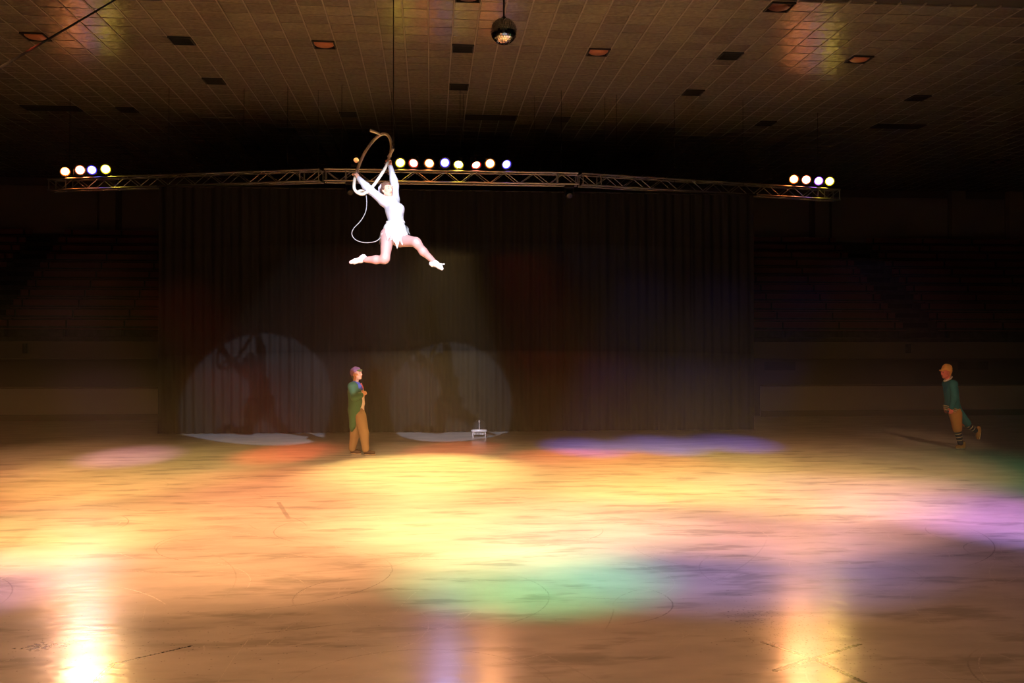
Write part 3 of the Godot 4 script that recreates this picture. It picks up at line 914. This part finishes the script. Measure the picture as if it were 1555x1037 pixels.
func head_bones(c: Vector3, b: Basis, k := 1.0) -> Array:
	var out := []
	for e in [[0, 0.03, -0.02, 0, 0.02, 0.02, 0.088, 0.082], [0, 0.0, 0.03, 0, -0.05, 0.04, 0.068, 0.055], [0, -0.085, 0.052, 0, -0.095, 0.062, 0.034, 0.026], [-0.045, -0.06, 0.01, -0.02, -0.09, 0.045, 0.032, 0.03], [0.045, -0.06, 0.01, 0.02, -0.09, 0.045, 0.032, 0.03],
		[0, 0.012, 0.094, 0, -0.024, 0.114, 0.009, 0.0135], [-0.014, -0.028, 0.1, 0.014, -0.028, 0.1, 0.009, 0.009], [-0.04, 0.035, 0.083, 0.04, 0.035, 0.083, 0.012, 0.012], [-0.086, 0.01, -0.005, -0.085, -0.03, 0.0, 0.016, 0.011], [0.086, 0.01, -0.005, 0.085, -0.03, 0.0, 0.016, 0.011], [-0.018, -0.056, 0.092, 0.018, -0.056, 0.092, 0.009, 0.009]]:
		out.append([c + b * Vector3(e[0], e[1], e[2]) * k, c + b * Vector3(e[3], e[4], e[5]) * k, e[6] * k, e[7] * k])
	return out

func face_parts(parent: Node3D, c: Vector3, b: Basis, k := 1.0) -> void:
	for s in [-1, 1]:
		part("eye", MB.new().ball(Vector3.ZERO, Vector3(0.014, 0.0085, 0.007) * k, 10), M.eye, parent, Transform3D(b, c + b * Vector3(0.033 * s, 0.012, 0.094) * k))
		part("eyebrow", MB.new().tube([Vector3(-0.017, 0, 0) * k, Vector3(0, 0.005, 0.003) * k, Vector3(0.017, 0, 0) * k], 0.0035 * k, 5), M.hair_brown, parent, Transform3D(b, c + b * Vector3(0.035 * s, 0.036, 0.096) * k))
	part("mouth", MB.new().ball(Vector3.ZERO, Vector3(0.024, 0.007, 0.006) * k, 10), M.lips, parent, Transform3D(b, c + b * Vector3(0, -0.057, 0.1) * k))

func grown(bones: Array, by: float) -> Array:
	var out := []
	for e in bones:
		out.append([e[0], e[1], e[2] + by, e[3] + by])
	return out

func people() -> void:
	aerialist()
	green_man()
	teal_skater()

func aerialist() -> void:
	var turn := deg_to_rad(-4.9)
	var t := thing("person", "aerial performer in a white costume and ragged skirt, leaping while holding a hoop", "person", Vector3(-0.56, 4.05, -14.8), turn)
	var V := func(cx: float, cy: float, z: float) -> Vector3: return Vector3((cx - 402.0) / 388.0, (720.0 - cy) / 388.0, z)
	var torso := [[V.call(398, 735, 0.0), V.call(405, 665, 0.0), 0.13, 0.105], [V.call(405, 665, 0.0), V.call(398, 610, 0.01), 0.105, 0.122], [V.call(398, 610, 0.01), V.call(372, 555, 0.0), 0.122, 0.11],
		[V.call(425, 590, 0.05), V.call(420, 585, 0.05), 0.078, 0.075], [V.call(398, 592, 0.10), V.call(395, 590, 0.1), 0.07, 0.068],
		[V.call(372, 550, 0.0), V.call(335, 545, 0.05), 0.09, 0.07], [V.call(375, 550, 0.0), V.call(392, 530, -0.06), 0.09, 0.07], [V.call(385, 740, 0.05), V.call(375, 745, 0.05), 0.12, 0.12], [V.call(380, 730, -0.05), V.call(378, 735, -0.05), 0.12, 0.12]]
	var arm_r := [[V.call(330, 540, 0.05), V.call(252, 478, 0.08), 0.068, 0.05], [V.call(252, 478, 0.08), V.call(228, 456, 0.08), 0.05, 0.048], [V.call(228, 456, 0.08), V.call(183, 407, 0.06), 0.047, 0.032]]
	var arm_l := [[V.call(392, 525, -0.06), V.call(392, 440, -0.1), 0.068, 0.052], [V.call(392, 440, -0.1), V.call(386, 405, -0.1), 0.052, 0.048], [V.call(386, 405, -0.1), V.call(366, 325, -0.09), 0.047, 0.031]]
	var leg_a := [[V.call(358, 748, 0.06), V.call(344, 890, 0.09), 0.112, 0.07], [V.call(344, 890, 0.09), V.call(338, 898, 0.08), 0.07, 0.066], [V.call(338, 898, 0.08), V.call(285, 897, 0.03), 0.062, 0.064], [V.call(285, 897, 0.03), V.call(205, 893, -0.05), 0.064, 0.04]]
	var leg_b := [[V.call(425, 775, -0.02), V.call(535, 800, 0.25), 0.11, 0.072], [V.call(535, 800, 0.25), V.call(545, 812, 0.25), 0.07, 0.066], [V.call(545, 812, 0.25), V.call(578, 855, 0.2), 0.062, 0.062], [V.call(578, 855, 0.2), V.call(640, 912, 0.1), 0.062, 0.04]]
	var hc: Vector3 = V.call(352, 474, 0.03)
	var hb := head_basis(Vector3(0.72, 0.06, 0.7), Vector3(-0.2, 1, 0.0))
	var neck := [[V.call(362, 540, 0.0), hc + Vector3(0, -0.05, -0.01), 0.056, 0.05]]
	var all := torso + arm_r + arm_l + neck
	var body := MB.new()
	body.skin(all, 0.014, 0.04)
	body.skin(head_bones(hc, hb, 0.94) + [[V.call(358, 520, 0.0), hc + Vector3(0, -0.05, -0.01), 0.05, 0.048]], 0.006, 0.02)
	var wr: Vector3 = V.call(183, 407, 0.06)
	var wl: Vector3 = V.call(366, 325, -0.09)
	var palm_r := Vector3(-0.9, 0.2, -0.3)
	body.skin(hand(wr, V.call(164, 375, 0.06) - wr, Vector3(-0.7, -0.4, -0.6), 1.0, 0.85), 0.005, 0.008)
	body.skin(hand(wl, V.call(355, 262, -0.09) - wl, Vector3(-0.6, 0.0, 0.8), 1.0, 0.85), 0.005, 0.008)
	part("body", body, M.skin, t)
	face_parts(t, hc, hb, 0.94)
	part("legs_in_tights", MB.new().skin(leg_a + leg_b + [[V.call(358, 748, 0.06), V.call(425, 775, -0.02), 0.1, 0.1]], 0.012, 0.035), M.tights, t)
	part("leotard", MB.new().skin(grown(torso + arm_r + arm_l, 0.008), 0.012, 0.04), M.white_lycra, t)
	# hair in a bun with pale flowers
	var hair := []
	for e in [[0, 0.055, -0.02, 0, 0.03, -0.05, 0.085, 0.088], [0, 0.01, -0.07, 0, -0.03, -0.075, 0.07, 0.05], [0, 0.075, 0.03, 0, 0.06, 0.0, 0.055, 0.075], [0, 0.03, -0.14, 0, 0.025, -0.145, 0.045, 0.04], [-0.075, 0.03, 0.01, -0.07, 0.0, -0.03, 0.03, 0.03], [0.075, 0.03, 0.01, 0.07, 0.0, -0.03, 0.03, 0.03]]:
		hair.append([hc + hb * Vector3(e[0], e[1], e[2]) * 0.94, hc + hb * Vector3(e[3], e[4], e[5]) * 0.94, e[6] * 0.96, e[7] * 0.96])
	part("hair", MB.new().skin(hair, 0.008, 0.02), M.hair_brown, t)
	for e in [[-0.07, 0.05, -0.1], [-0.09, 0.015, -0.085], [-0.03, 0.09, -0.09], [-0.06, -0.01, -0.12], [-0.085, 0.055, -0.05]]:
		var fm := MB.new()
		for q in 5:
			var g := TAU * q / 5
			fm.ball(Vector3(cos(g) * 0.018, sin(g) * 0.018, 0), Vector3(0.014, 0.014, 0.008), 8)
		part("hair_flower", fm, M.flower, t, Transform3D(head_basis(hb * Vector3(e[0], e[1], e[2])), hc + hb * Vector3(e[0], e[1], e[2])))
	# belt and ragged petal skirt
	var ring := []
	for q in 24:
		var g := TAU * q / 24
		ring.append(V.call(402, 668, 0.0) + Vector3(cos(g) * 0.128, 0.01 * sin(g * 2.0), sin(g) * 0.128))
	part("belt", MB.new().tube(ring, 0.022, 8, true), M.white_fabric, t)
	var sk := MB.new()
	var rr := RandomNumberGenerator.new()
	rr.seed = 12
	for layer in 2:
		for q in 17:
			var g := TAU * (q + 0.5 * layer) / 17 + rr.randf_range(-0.08, 0.08)
			var dir := Vector3(cos(g), 0, sin(g))
			var ln := rr.randf_range(0.16, 0.3) + (0.05 if layer == 1 else 0.0)
			if dir.x > 0.05 and dir.z > -0.2: ln += 0.09
			if dir.x < -0.7: ln += 0.04
			var flare := rr.randf_range(0.03, 0.11) + 0.02 * layer
			var wd := 0.052
			for sd in 2:
				var s := sk.v.size()
				for r in 7:
					var h := r / 6.0
					var c: Vector3 = V.call(400, 672, 0.0) + dir * (0.128 + flare * sin(h * PI * 0.5) + 0.012 * sin(h * 9.0 + g * 5.0) + (0.003 if sd == 0 else -0.003)) + Vector3(0, -ln * h, 0)
					var hw := wd * (1.0 - pow(h, 2.6)) * (1.0 + 0.25 * sin(h * PI))
					var tg := Vector3(-dir.z, 0, dir.x)
					for e in [-1.0, 0.0, 1.0]:
						sk.vert(c + tg * hw * e - dir * 0.02 * absf(e) * (1.0 - h), (dir + Vector3(0, 0.25, 0) + tg * e * 0.3).normalized() * (1.0 if sd == 0 else -1.0))
				for r in 6:
					for e in 2:
						var a := s + r * 3 + e
						sk.tri(a, a + 1, a + 3); sk.tri(a + 1, a + 4, a + 3)
	part("skirt", sk, M.white_fabric, t)
	# slippers
	part("shoe", MB.new().skin([[V.call(207, 885, -0.05), V.call(190, 893, -0.06), 0.052, 0.05], [V.call(190, 893, -0.06), V.call(150, 903, -0.08), 0.046, 0.042], [V.call(150, 903, -0.08), V.call(126, 908, -0.09), 0.04, 0.028], [V.call(205, 876, -0.05), V.call(198, 880, -0.05), 0.04, 0.04]], 0.009, 0.02), M.shoe_white, t)
	part("shoe", MB.new().skin([[V.call(632, 918, 0.1), V.call(650, 925, 0.12), 0.05, 0.05], [V.call(650, 925, 0.12), V.call(675, 942, 0.15), 0.046, 0.042], [V.call(675, 942, 0.15), V.call(688, 956, 0.17), 0.04, 0.027], [V.call(622, 925, 0.1), V.call(630, 928, 0.1), 0.032, 0.04]], 0.009, 0.02), M.shoe_white, t)
	part("shoe_bow", MB.new().ball(Vector3(0.02, 0.01, 0), Vector3(0.025, 0.012, 0.012), 8).ball(Vector3(-0.02, 0.012, 0), Vector3(0.025, 0.012, 0.012), 8), M.shoe_white, t, Transform3D(Basis.IDENTITY, V.call(690, 932, 0.17)))
	# the hoop she holds, on its wire
	var h := thing("aerial_hoop", "pale curled aerial hoop hanging on a wire, held by the performer", "aerial hoop", Vector3(-0.56, 4.05, -14.8), turn)
	var path := []
	for e in [[155, 450, 0.1], [158, 400, 0.06], [175, 330, 0.0], [200, 255, -0.07], [235, 185, -0.15], [275, 130, -0.22], [312, 106, -0.26], [343, 117, -0.27], [361, 160, -0.23], [367, 215, -0.15], [357, 280, -0.05], [335, 345, 0.02], [305, 402, 0.07], [272, 455, 0.12], [242, 490, 0.15], [212, 507, 0.17], [182, 499, 0.17], [162, 478, 0.14]]:
		path.append(V.call(e[0], e[1], e[2] - 0.02))
	part("ring", MB.new().tube(curve(path, 5, true), 0.024, 10, true), M.hoop_tape, h)
	part("tail", MB.new().tube(curve([V.call(240, 101, -0.1), V.call(268, 106, -0.14), V.call(300, 117, -0.23)]), 0.022, 10), M.hoop_tape, h)
	part("curl", MB.new().tube(curve([V.call(238, 498, 0.13), V.call(226, 486, 0.08), V.call(204, 478, 0.04), V.call(186, 482, 0.06), V.call(180, 494, 0.12)]), 0.018, 8), M.hoop_tape, h)
	part("strap", MB.new().tube(curve([V.call(357, 262, -0.08), V.call(372, 245, -0.07), V.call(388, 222, -0.04), V.call(380, 218, -0.06), V.call(362, 240, -0.12), V.call(350, 262, -0.1)]), 0.014, 6), M.hoop_tape, h)
	part("swivel", MB.new().lathe([[0.0, -0.12], [0.014, -0.115], [0.02, -0.09], [0.012, -0.075], [0.022, -0.05], [0.022, -0.02], [0.012, 0.0], [0.02, 0.03], [0.02, 0.06], [0.008, 0.08], [0.0, 0.1]], 12, Transform3D(Basis.IDENTITY, V.call(386, 175, -0.04))), M.steel_dark, h)
	part("wire", MB.new().tube([V.call(386, 160, -0.04), Vector3(V.call(386, 0, -0.04).x, CEIL + 0.01 - 4.05, -0.04)], 0.008, 6), M.cable_black, h)
	var rope := thing("safety_rope", "thin white rope looping from the hoop to the performer's skirt", "rope", Vector3(-0.56, 4.05, -14.8), turn)
	part("rope_line", MB.new().tube(curve([V.call(232, 508, 0.14), V.call(237, 560, 0.16), V.call(230, 615, 0.16), V.call(200, 668, 0.15), V.call(160, 710, 0.14), V.call(146, 745, 0.13), V.call(165, 778, 0.13), V.call(210, 796, 0.13), V.call(258, 797, 0.14), V.call(298, 785, 0.12), V.call(335, 745, 0.1)]), 0.006, 6), M.rope_white, rope)
	part("rope_clip", MB.new().ball(V.call(232, 508, 0.14), Vector3(0.016, 0.028, 0.016), 10), M.steel_dark, rope)

func skate(parent: Node3D, heel: Vector3, toe: Vector3, r: float, shoe: Material, sole: Material) -> void:
	var d := (toe - heel)
	var s := MB.new().skin([[heel + Vector3(0, 0.07, 0), heel + Vector3(0, 0.01, 0), r * 1.05, r], [heel, heel.lerp(toe, 0.6), r * 0.95, r * 0.9], [heel.lerp(toe, 0.6), toe, r * 0.9, r * 0.7]], 0.01, 0.02)
	var o := part("boot", s, shoe, parent)
	var dn := Vector3(0, -r * 0.85, 0)
	var fwd := d.normalized()
	var up := Vector3.UP
	if absf(fwd.y) > 0.5:
		up = Vector3(signf(fwd.x) if fwd.x != 0.0 else 1.0, 0, 0)
		dn = -(up - fwd * up.dot(fwd)).normalized() * r * 0.85
	var nrm := -dn.normalized()
	var b := Basis(fwd, nrm, fwd.cross(nrm))
	part("sole", MB.new().bevel_box(Vector3.ZERO, Vector3(d.length() + r * 1.2, 0.016, r * 1.3), 0.006), sole, o, Transform3D(b, (heel + toe) * 0.5 + dn))
	part("blade", MB.new().box(Vector3(0, -0.022, 0), Vector3(d.length() + r * 1.3, 0.028, 0.005)), M.blade, o, Transform3D(b, (heel + toe) * 0.5 + dn))

func green_man() -> void:
	var t := thing("person", "skater in a long green tailcoat and tan trousers, arms folded, watching", "person", Vector3(-1.51, 0, -19.94), deg_to_rad(-4.9))
	var V := func(cx: float, cy: float, z: float) -> Vector3: return Vector3((cx - 232.0) / 441.0, (918.0 - cy) / 441.0, z)
	var torso := [[V.call(222, 525, 0.0), V.call(205, 430, 0.0), 0.135, 0.13], [V.call(205, 430, 0.05), V.call(195, 330, 0.06), 0.125, 0.13], [V.call(205, 430, -0.05), V.call(195, 330, -0.06), 0.125, 0.13], [V.call(190, 285, 0.16), V.call(190, 285, -0.16), 0.09, 0.09]]
	var arm_n := [[V.call(182, 285, 0.19), V.call(208, 378, 0.24), 0.075, 0.062], [V.call(208, 378, 0.24), V.call(258, 362, 0.18), 0.06, 0.05]]
	var arm_f := [[V.call(200, 285, -0.18), V.call(228, 378, -0.2), 0.075, 0.062], [V.call(228, 378, -0.2), V.call(262, 345, -0.06), 0.06, 0.046]]
	var leg_r := [[V.call(205, 560, -0.06), V.call(188, 735, -0.08), 0.115, 0.088], [V.call(188, 735, -0.08), V.call(166, 862, -0.08), 0.088, 0.064]]
	var leg_f := [[V.call(248, 555, 0.06), V.call(285, 715, 0.08), 0.115, 0.088], [V.call(285, 715, 0.08), V.call(300, 862, 0.08), 0.088, 0.062]]
	var hc: Vector3 = V.call(214, 172, 0.0)
	var hb := head_basis(Vector3(0.93, 0.16, 0.35))
	var neck := [[V.call(196, 275, 0.0), hc + Vector3(-0.01, -0.05, 0), 0.062, 0.056]]
	var body := MB.new()
	body.skin(torso + arm_n + arm_f + leg_r + leg_f + neck, 0.018, 0.03)
	body.skin(head_bones(hc, hb, 0.98) + [[V.call(200, 245, 0.0), hc + Vector3(-0.01, -0.05, 0), 0.056, 0.054]], 0.007, 0.02)
	body.skin(hand(V.call(258, 362, 0.18), Vector3(0.8, 0.35, -0.35), Vector3(-0.4, 0.1, -0.9), 1.0, 0.3), 0.006, 0.008)
	body.skin(hand(V.call(262, 345, -0.06), Vector3(0.35, 0.3, 0.85), Vector3(-0.8, -0.2, 0.2), -1.0, 0.35), 0.006, 0.008)
	part("body", body, M.skin, t)
	face_parts(t, hc, hb, 0.98)
	part("trousers", MB.new().skin(grown(leg_r + leg_f, 0.012) + [[V.call(225, 530, 0.0), V.call(222, 500, 0.0), 0.14, 0.135]], 0.014, 0.03), M.trousers_tan, t)
	part("shirt_front", MB.new().skin([[V.call(245, 320, 0.0), V.call(248, 440, 0.0), 0.075, 0.085], [V.call(248, 440, 0.02), V.call(256, 520, 0.02), 0.08, 0.06]], 0.014, 0.03), M.shirt, t)
	var coat := grown(torso.slice(1) + arm_n + arm_f, 0.016)
	coat += [[V.call(205, 430, 0.06), V.call(195, 500, 0.07), 0.14, 0.13], [V.call(205, 430, -0.06), V.call(195, 500, -0.07), 0.14, 0.13], [V.call(195, 500, 0.07), V.call(176, 655, 0.07), 0.13, 0.06], [V.call(195, 500, -0.07), V.call(174, 665, -0.07), 0.13, 0.06], [V.call(176, 655, 0.06), V.call(168, 690, 0.04), 0.055, 0.03], [V.call(186, 560, 0.0), V.call(174, 660, 0.0), 0.09, 0.05]]
	part("tailcoat", MB.new().skin(coat, 0.014, 0.035), M.coat_green, t)
	for e in [[258, 452], [256, 480]]:
		part("button", MB.new().ball(V.call(e[0], e[1], 0.1), Vector3(0.014, 0.014, 0.014), 8), M.silver, t)
	var col := []
	for e in [[196, 255, 0.09, 0.05], [215, 262, 0.11, 0.055], [240, 286, 0.1, 0.06], [254, 306, 0.03, 0.055], [240, 280, -0.08, 0.05], [210, 258, -0.1, 0.05], [190, 248, 0.0, 0.05]]:
		col.append([V.call(e[0], e[1], e[2]), e[3]])
	var cb := []
	for k in col.size():
		var nx: Array = col[(k + 1) % col.size()]
		cb.append([col[k][0], nx[0], col[k][1] * 0.85, nx[1] * 0.85])
	part("scarf", MB.new().skin(cb, 0.011, 0.02), M.collar_blue, t)
	part("necktie", MB.new().skin([[V.call(254, 262, 0.04), V.call(270, 300, 0.04), 0.022, 0.026]], 0.008, 0.01), M.lips, t)
	var hat := []
	for e in [[0, 0.075, -0.02, 0, 0.06, -0.05, 0.088, 0.095], [0, 0.085, 0.03, 0, 0.08, -0.01, 0.06, 0.085], [0, 0.02, -0.085, 0, -0.02, -0.09, 0.065, 0.045]]:
		hat.append([hc + hb * Vector3(e[0], e[1], e[2]), hc + hb * Vector3(e[3], e[4], e[5]), e[6], e[7]])
	part("cap", MB.new().skin(hat, 0.009, 0.02), M.hat_purple, t)
	part("cap_brim", MB.new().skin([[hc + hb * Vector3(-0.06, 0.07, 0.075), hc + hb * Vector3(0.06, 0.07, 0.075), 0.022, 0.022], [hc + hb * Vector3(-0.03, 0.068, 0.1), hc + hb * Vector3(0.03, 0.068, 0.1), 0.02, 0.02]], 0.008, 0.02), M.hat_green, t)
	part("hair", MB.new().skin([[hc + hb * Vector3(0, -0.02, -0.09), hc + hb * Vector3(0, -0.09, -0.085), 0.05, 0.035]], 0.009, 0.02), M.hat_green, t)
	skate(t, V.call(168, 888, -0.08), V.call(236, 892, -0.08), 0.05, M.shoe_brown, M.sole)
	skate(t, V.call(304, 888, 0.08), V.call(374, 892, 0.08), 0.05, M.shoe_brown, M.sole)

func teal_skater() -> void:
	var t := thing("person", "skater in a teal jacket, striped socks and yellow cap, gliding with one leg raised", "person", Vector3(11.69, 0, -20.02), deg_to_rad(-4.9))
	var V := func(cx: float, cy: float, z: float) -> Vector3: return Vector3((cx - 345.0) / 417.0, (908.0 - cy) / 417.0, z)
	var torso := [[V.call(300, 555, 0.0), V.call(282, 470, 0.0), 0.13, 0.125], [V.call(282, 470, 0.05), V.call(268, 350, 0.06), 0.115, 0.12], [V.call(282, 470, -0.05), V.call(268, 350, -0.06), 0.115, 0.12], [V.call(262, 305, 0.15), V.call(262, 305, -0.15), 0.085, 0.085]]
	var arm_n := [[V.call(258, 308, 0.17), V.call(262, 425, 0.21), 0.07, 0.055], [V.call(262, 425, 0.21), V.call(240, 515, 0.18), 0.054, 0.042]]
	var arm_f := [[V.call(265, 308, -0.17), V.call(285, 425, -0.2), 0.07, 0.055], [V.call(285, 425, -0.2), V.call(260, 515, -0.18), 0.054, 0.042]]
	var leg_s := [[V.call(300, 580, 0.06), V.call(312, 715, 0.07), 0.12, 0.085], [V.call(312, 715, 0.07), V.call(345, 850, 0.05), 0.07, 0.052]]
	var leg_t := [[V.call(320, 575, -0.05), V.call(412, 665, -0.1), 0.11, 0.075], [V.call(412, 665, -0.1), V.call(520, 738, -0.12), 0.066, 0.048]]
	var hc: Vector3 = V.call(222, 200, 0.0)
	var hb := head_basis(Vector3(-0.95, -0.06, 0.25))
	var neck := [[V.call(258, 295, 0.0), hc + Vector3(0.02, -0.05, 0), 0.06, 0.055]]
	var body := MB.new()
	body.skin(torso + arm_n + arm_f + leg_s + leg_t + neck, 0.018, 0.03)
	body.skin(head_bones(hc, hb) + [[V.call(248, 265, 0.0), hc + Vector3(0.02, -0.05, 0), 0.055, 0.053]], 0.007, 0.02)
	body.skin(hand(V.call(240, 515, 0.18), Vector3(-0.15, -1, 0), Vector3(0.2, 0, -1), 1.0, 0.25), 0.006, 0.008)
	body.skin(hand(V.call(260, 515, -0.18), Vector3(-0.1, -1, 0), Vector3(0.2, 0, 1), -1.0, 0.25), 0.006, 0.008)
	part("body", body, M.skin_rosy, t)
	face_parts(t, hc, hb)
	part("jacket", MB.new().skin(grown(torso.slice(1) + arm_n + arm_f, 0.014) + [[V.call(282, 470, 0.0), V.call(290, 530, 0.0), 0.14, 0.14]], 0.014, 0.035), M.jacket_teal, t)
	part("coat_tail", MB.new().skin([[V.call(315, 510, -0.02), V.call(345, 585, -0.05), 0.11, 0.1], [V.call(350, 585, -0.02), V.call(432, 668, -0.07), 0.11, 0.085]], 0.014, 0.03), M.jacket_teal, t)
	part("breeches", MB.new().skin(grown(leg_s.slice(0, 1), 0.016) + [[V.call(302, 560, 0.0), V.call(305, 580, 0.0), 0.13, 0.13]], 0.014, 0.03), M.gold_cloth, t)
	part("sock", MB.new().skin(grown(leg_s.slice(1), 0.008), 0.012, 0.02), M.sock_dark, t)
	part("sock", MB.new().skin(grown(leg_t.slice(1), 0.008), 0.012, 0.02), M.sock_dark, t)
	for leg in [leg_s[1], leg_t[1]]:
		for q in 4:
			var f: float = 0.12 + q * 0.22
			var a: Vector3 = leg[0]
			var c := a.lerp(leg[1], f)
			var r: float = lerpf(leg[2], leg[3], f) + 0.009
			var d: Vector3 = (leg[1] - a).normalized()
			var u := d.cross(Vector3.BACK).normalized()
			var ring := []
			for g in 16:
				ring.append(c + (u * cos(TAU * g / 16) + d.cross(u) * sin(TAU * g / 16)) * r)
			part("sock_stripe", MB.new().tube(ring, 0.008, 6, true), M.stripe_pale, t)
	for q in 3:
		var c: Vector3 = V.call(274 + q * 5, 528 + q * 18, 0.0)
		var ring := []
		for g in 24:
			ring.append(c + Vector3(cos(TAU * g / 24) * 0.168, -0.1 * cos(TAU * g / 24) * 0.6, sin(TAU * g / 24) * 0.17))
		part("waist_stripe", MB.new().tube(ring, 0.011, 6, true), M.stripe_pale, t)
	var col := []
	for g in 14:
		var a := TAU * g / 14
		col.append(V.call(243, 258, 0.0) + Vector3(cos(a) * 0.075, 0.05 * cos(a), sin(a) * 0.075))
	part("collar", MB.new().tube(col, 0.022, 8, true), M.shirt, t)
	var cap := []
	for e in [[0, 0.085, -0.02, 0, 0.06, -0.05, 0.095, 0.1], [0, 0.12, -0.03, 0, 0.1, -0.07, 0.08, 0.085], [0, 0.02, -0.085, 0, -0.04, -0.08, 0.07, 0.05], [0, 0.07, 0.05, 0, 0.085, 0.0, 0.055, 0.085]]:
		cap.append([hc + hb * Vector3(e[0], e[1], e[2]), hc + hb * Vector3(e[3], e[4], e[5]), e[6], e[7]])
	part("cap", MB.new().skin(cap, 0.01, 0.02), M.cap_yellow, t)
	part("cap_peak", MB.new().skin([[hc + hb * Vector3(-0.045, 0.055, 0.09), hc + hb * Vector3(0.045, 0.055, 0.09), 0.02, 0.02], [hc + hb * Vector3(-0.02, 0.06, 0.13), hc + hb * Vector3(0.02, 0.06, 0.13), 0.017, 0.017]], 0.008, 0.02), M.cap_yellow, t)
	skate(t, V.call(372, 880, 0.05), V.call(312, 882, 0.05), 0.045, M.boot_tan, M.sole)
	skate(t, V.call(548, 748, -0.12), V.call(538, 808, -0.12), 0.048, M.boot_tan, M.sole)

func small_things() -> void:
	var t := thing("crystal_stand", "small silver stand under a clear dome, on the ice before the curtain", "stage prop", Vector3(1.21, 0, -23.84), deg_to_rad(-4.9))
	part("tray", MB.new().bevel_box(Vector3(0, 0.15, 0), Vector3(0.34, 0.02, 0.22), 0.008), M.mirror, t)
	var rim := []
	for p in [[-0.19, -0.07], [-0.15, -0.13], [0.15, -0.13], [0.19, -0.07], [0.19, 0.07], [0.15, 0.13], [-0.15, 0.13], [-0.19, 0.07]]:
		rim.append(Vector3(p[0], 0.17, p[1]))
	part("rim", MB.new().tube(rim, 0.019, 8, true), M.silver, t)
	for x in [-0.15, 0.15]:
		for z in [-0.09, 0.09]:
			part("leg", MB.new().tube([Vector3(x, 0.15, z), Vector3(x * 1.08, 0.08, z * 1.08), Vector3(x, 0.0, z)], 0.013, 6), M.silver, t)
	for k in 9:
		part("pendant", MB.new().lathe([[0.0, 0.075], [0.01, 0.09], [0.007, 0.12], [0.0, 0.14]], 8, Transform3D(Basis.IDENTITY, Vector3(-0.16 + 0.04 * k, 0.0, 0.125))), M.silver, t)
	part("post", MB.new().lathe([[0.014, 0.16], [0.009, 0.2], [0.008, 0.36], [0.016, 0.38], [0.022, 0.4], [0.016, 0.425], [0.0, 0.435]], 10), M.silver, t)
	part("dome", MB.new().ball(Vector3(0, 0.28, 0), Vector3(0.17, 0.17, 0.17), 24), M.glass, t)

func haze() -> void:
	var fm := FogMaterial.new()
	fm.resource_name = "haze"
	fm.density = 0.0018
	fm.albedo = Color(0.95, 0.93, 0.9)
	for e in [[9.0, 20.0, "high", 0.002], [4.4, 19.0, "low", 0.0045]]:
		var f := FogVolume.new()
		f.name = numbered("haze")
		f.shape = RenderingServer.FOG_VOLUME_SHAPE_ELLIPSOID
		f.size = Vector3(46, e[0], e[1])
		f.material = fm.duplicate()
		f.material.density = e[3]
		add_child(f)
		f.position = Vector3(1.5, 0, -21.3)
		f.set_meta("kind", "stuff")
		f.set_meta("label", "thin brownish stage haze hanging %s over the far ice" % e[2])
		f.set_meta("category", "haze")
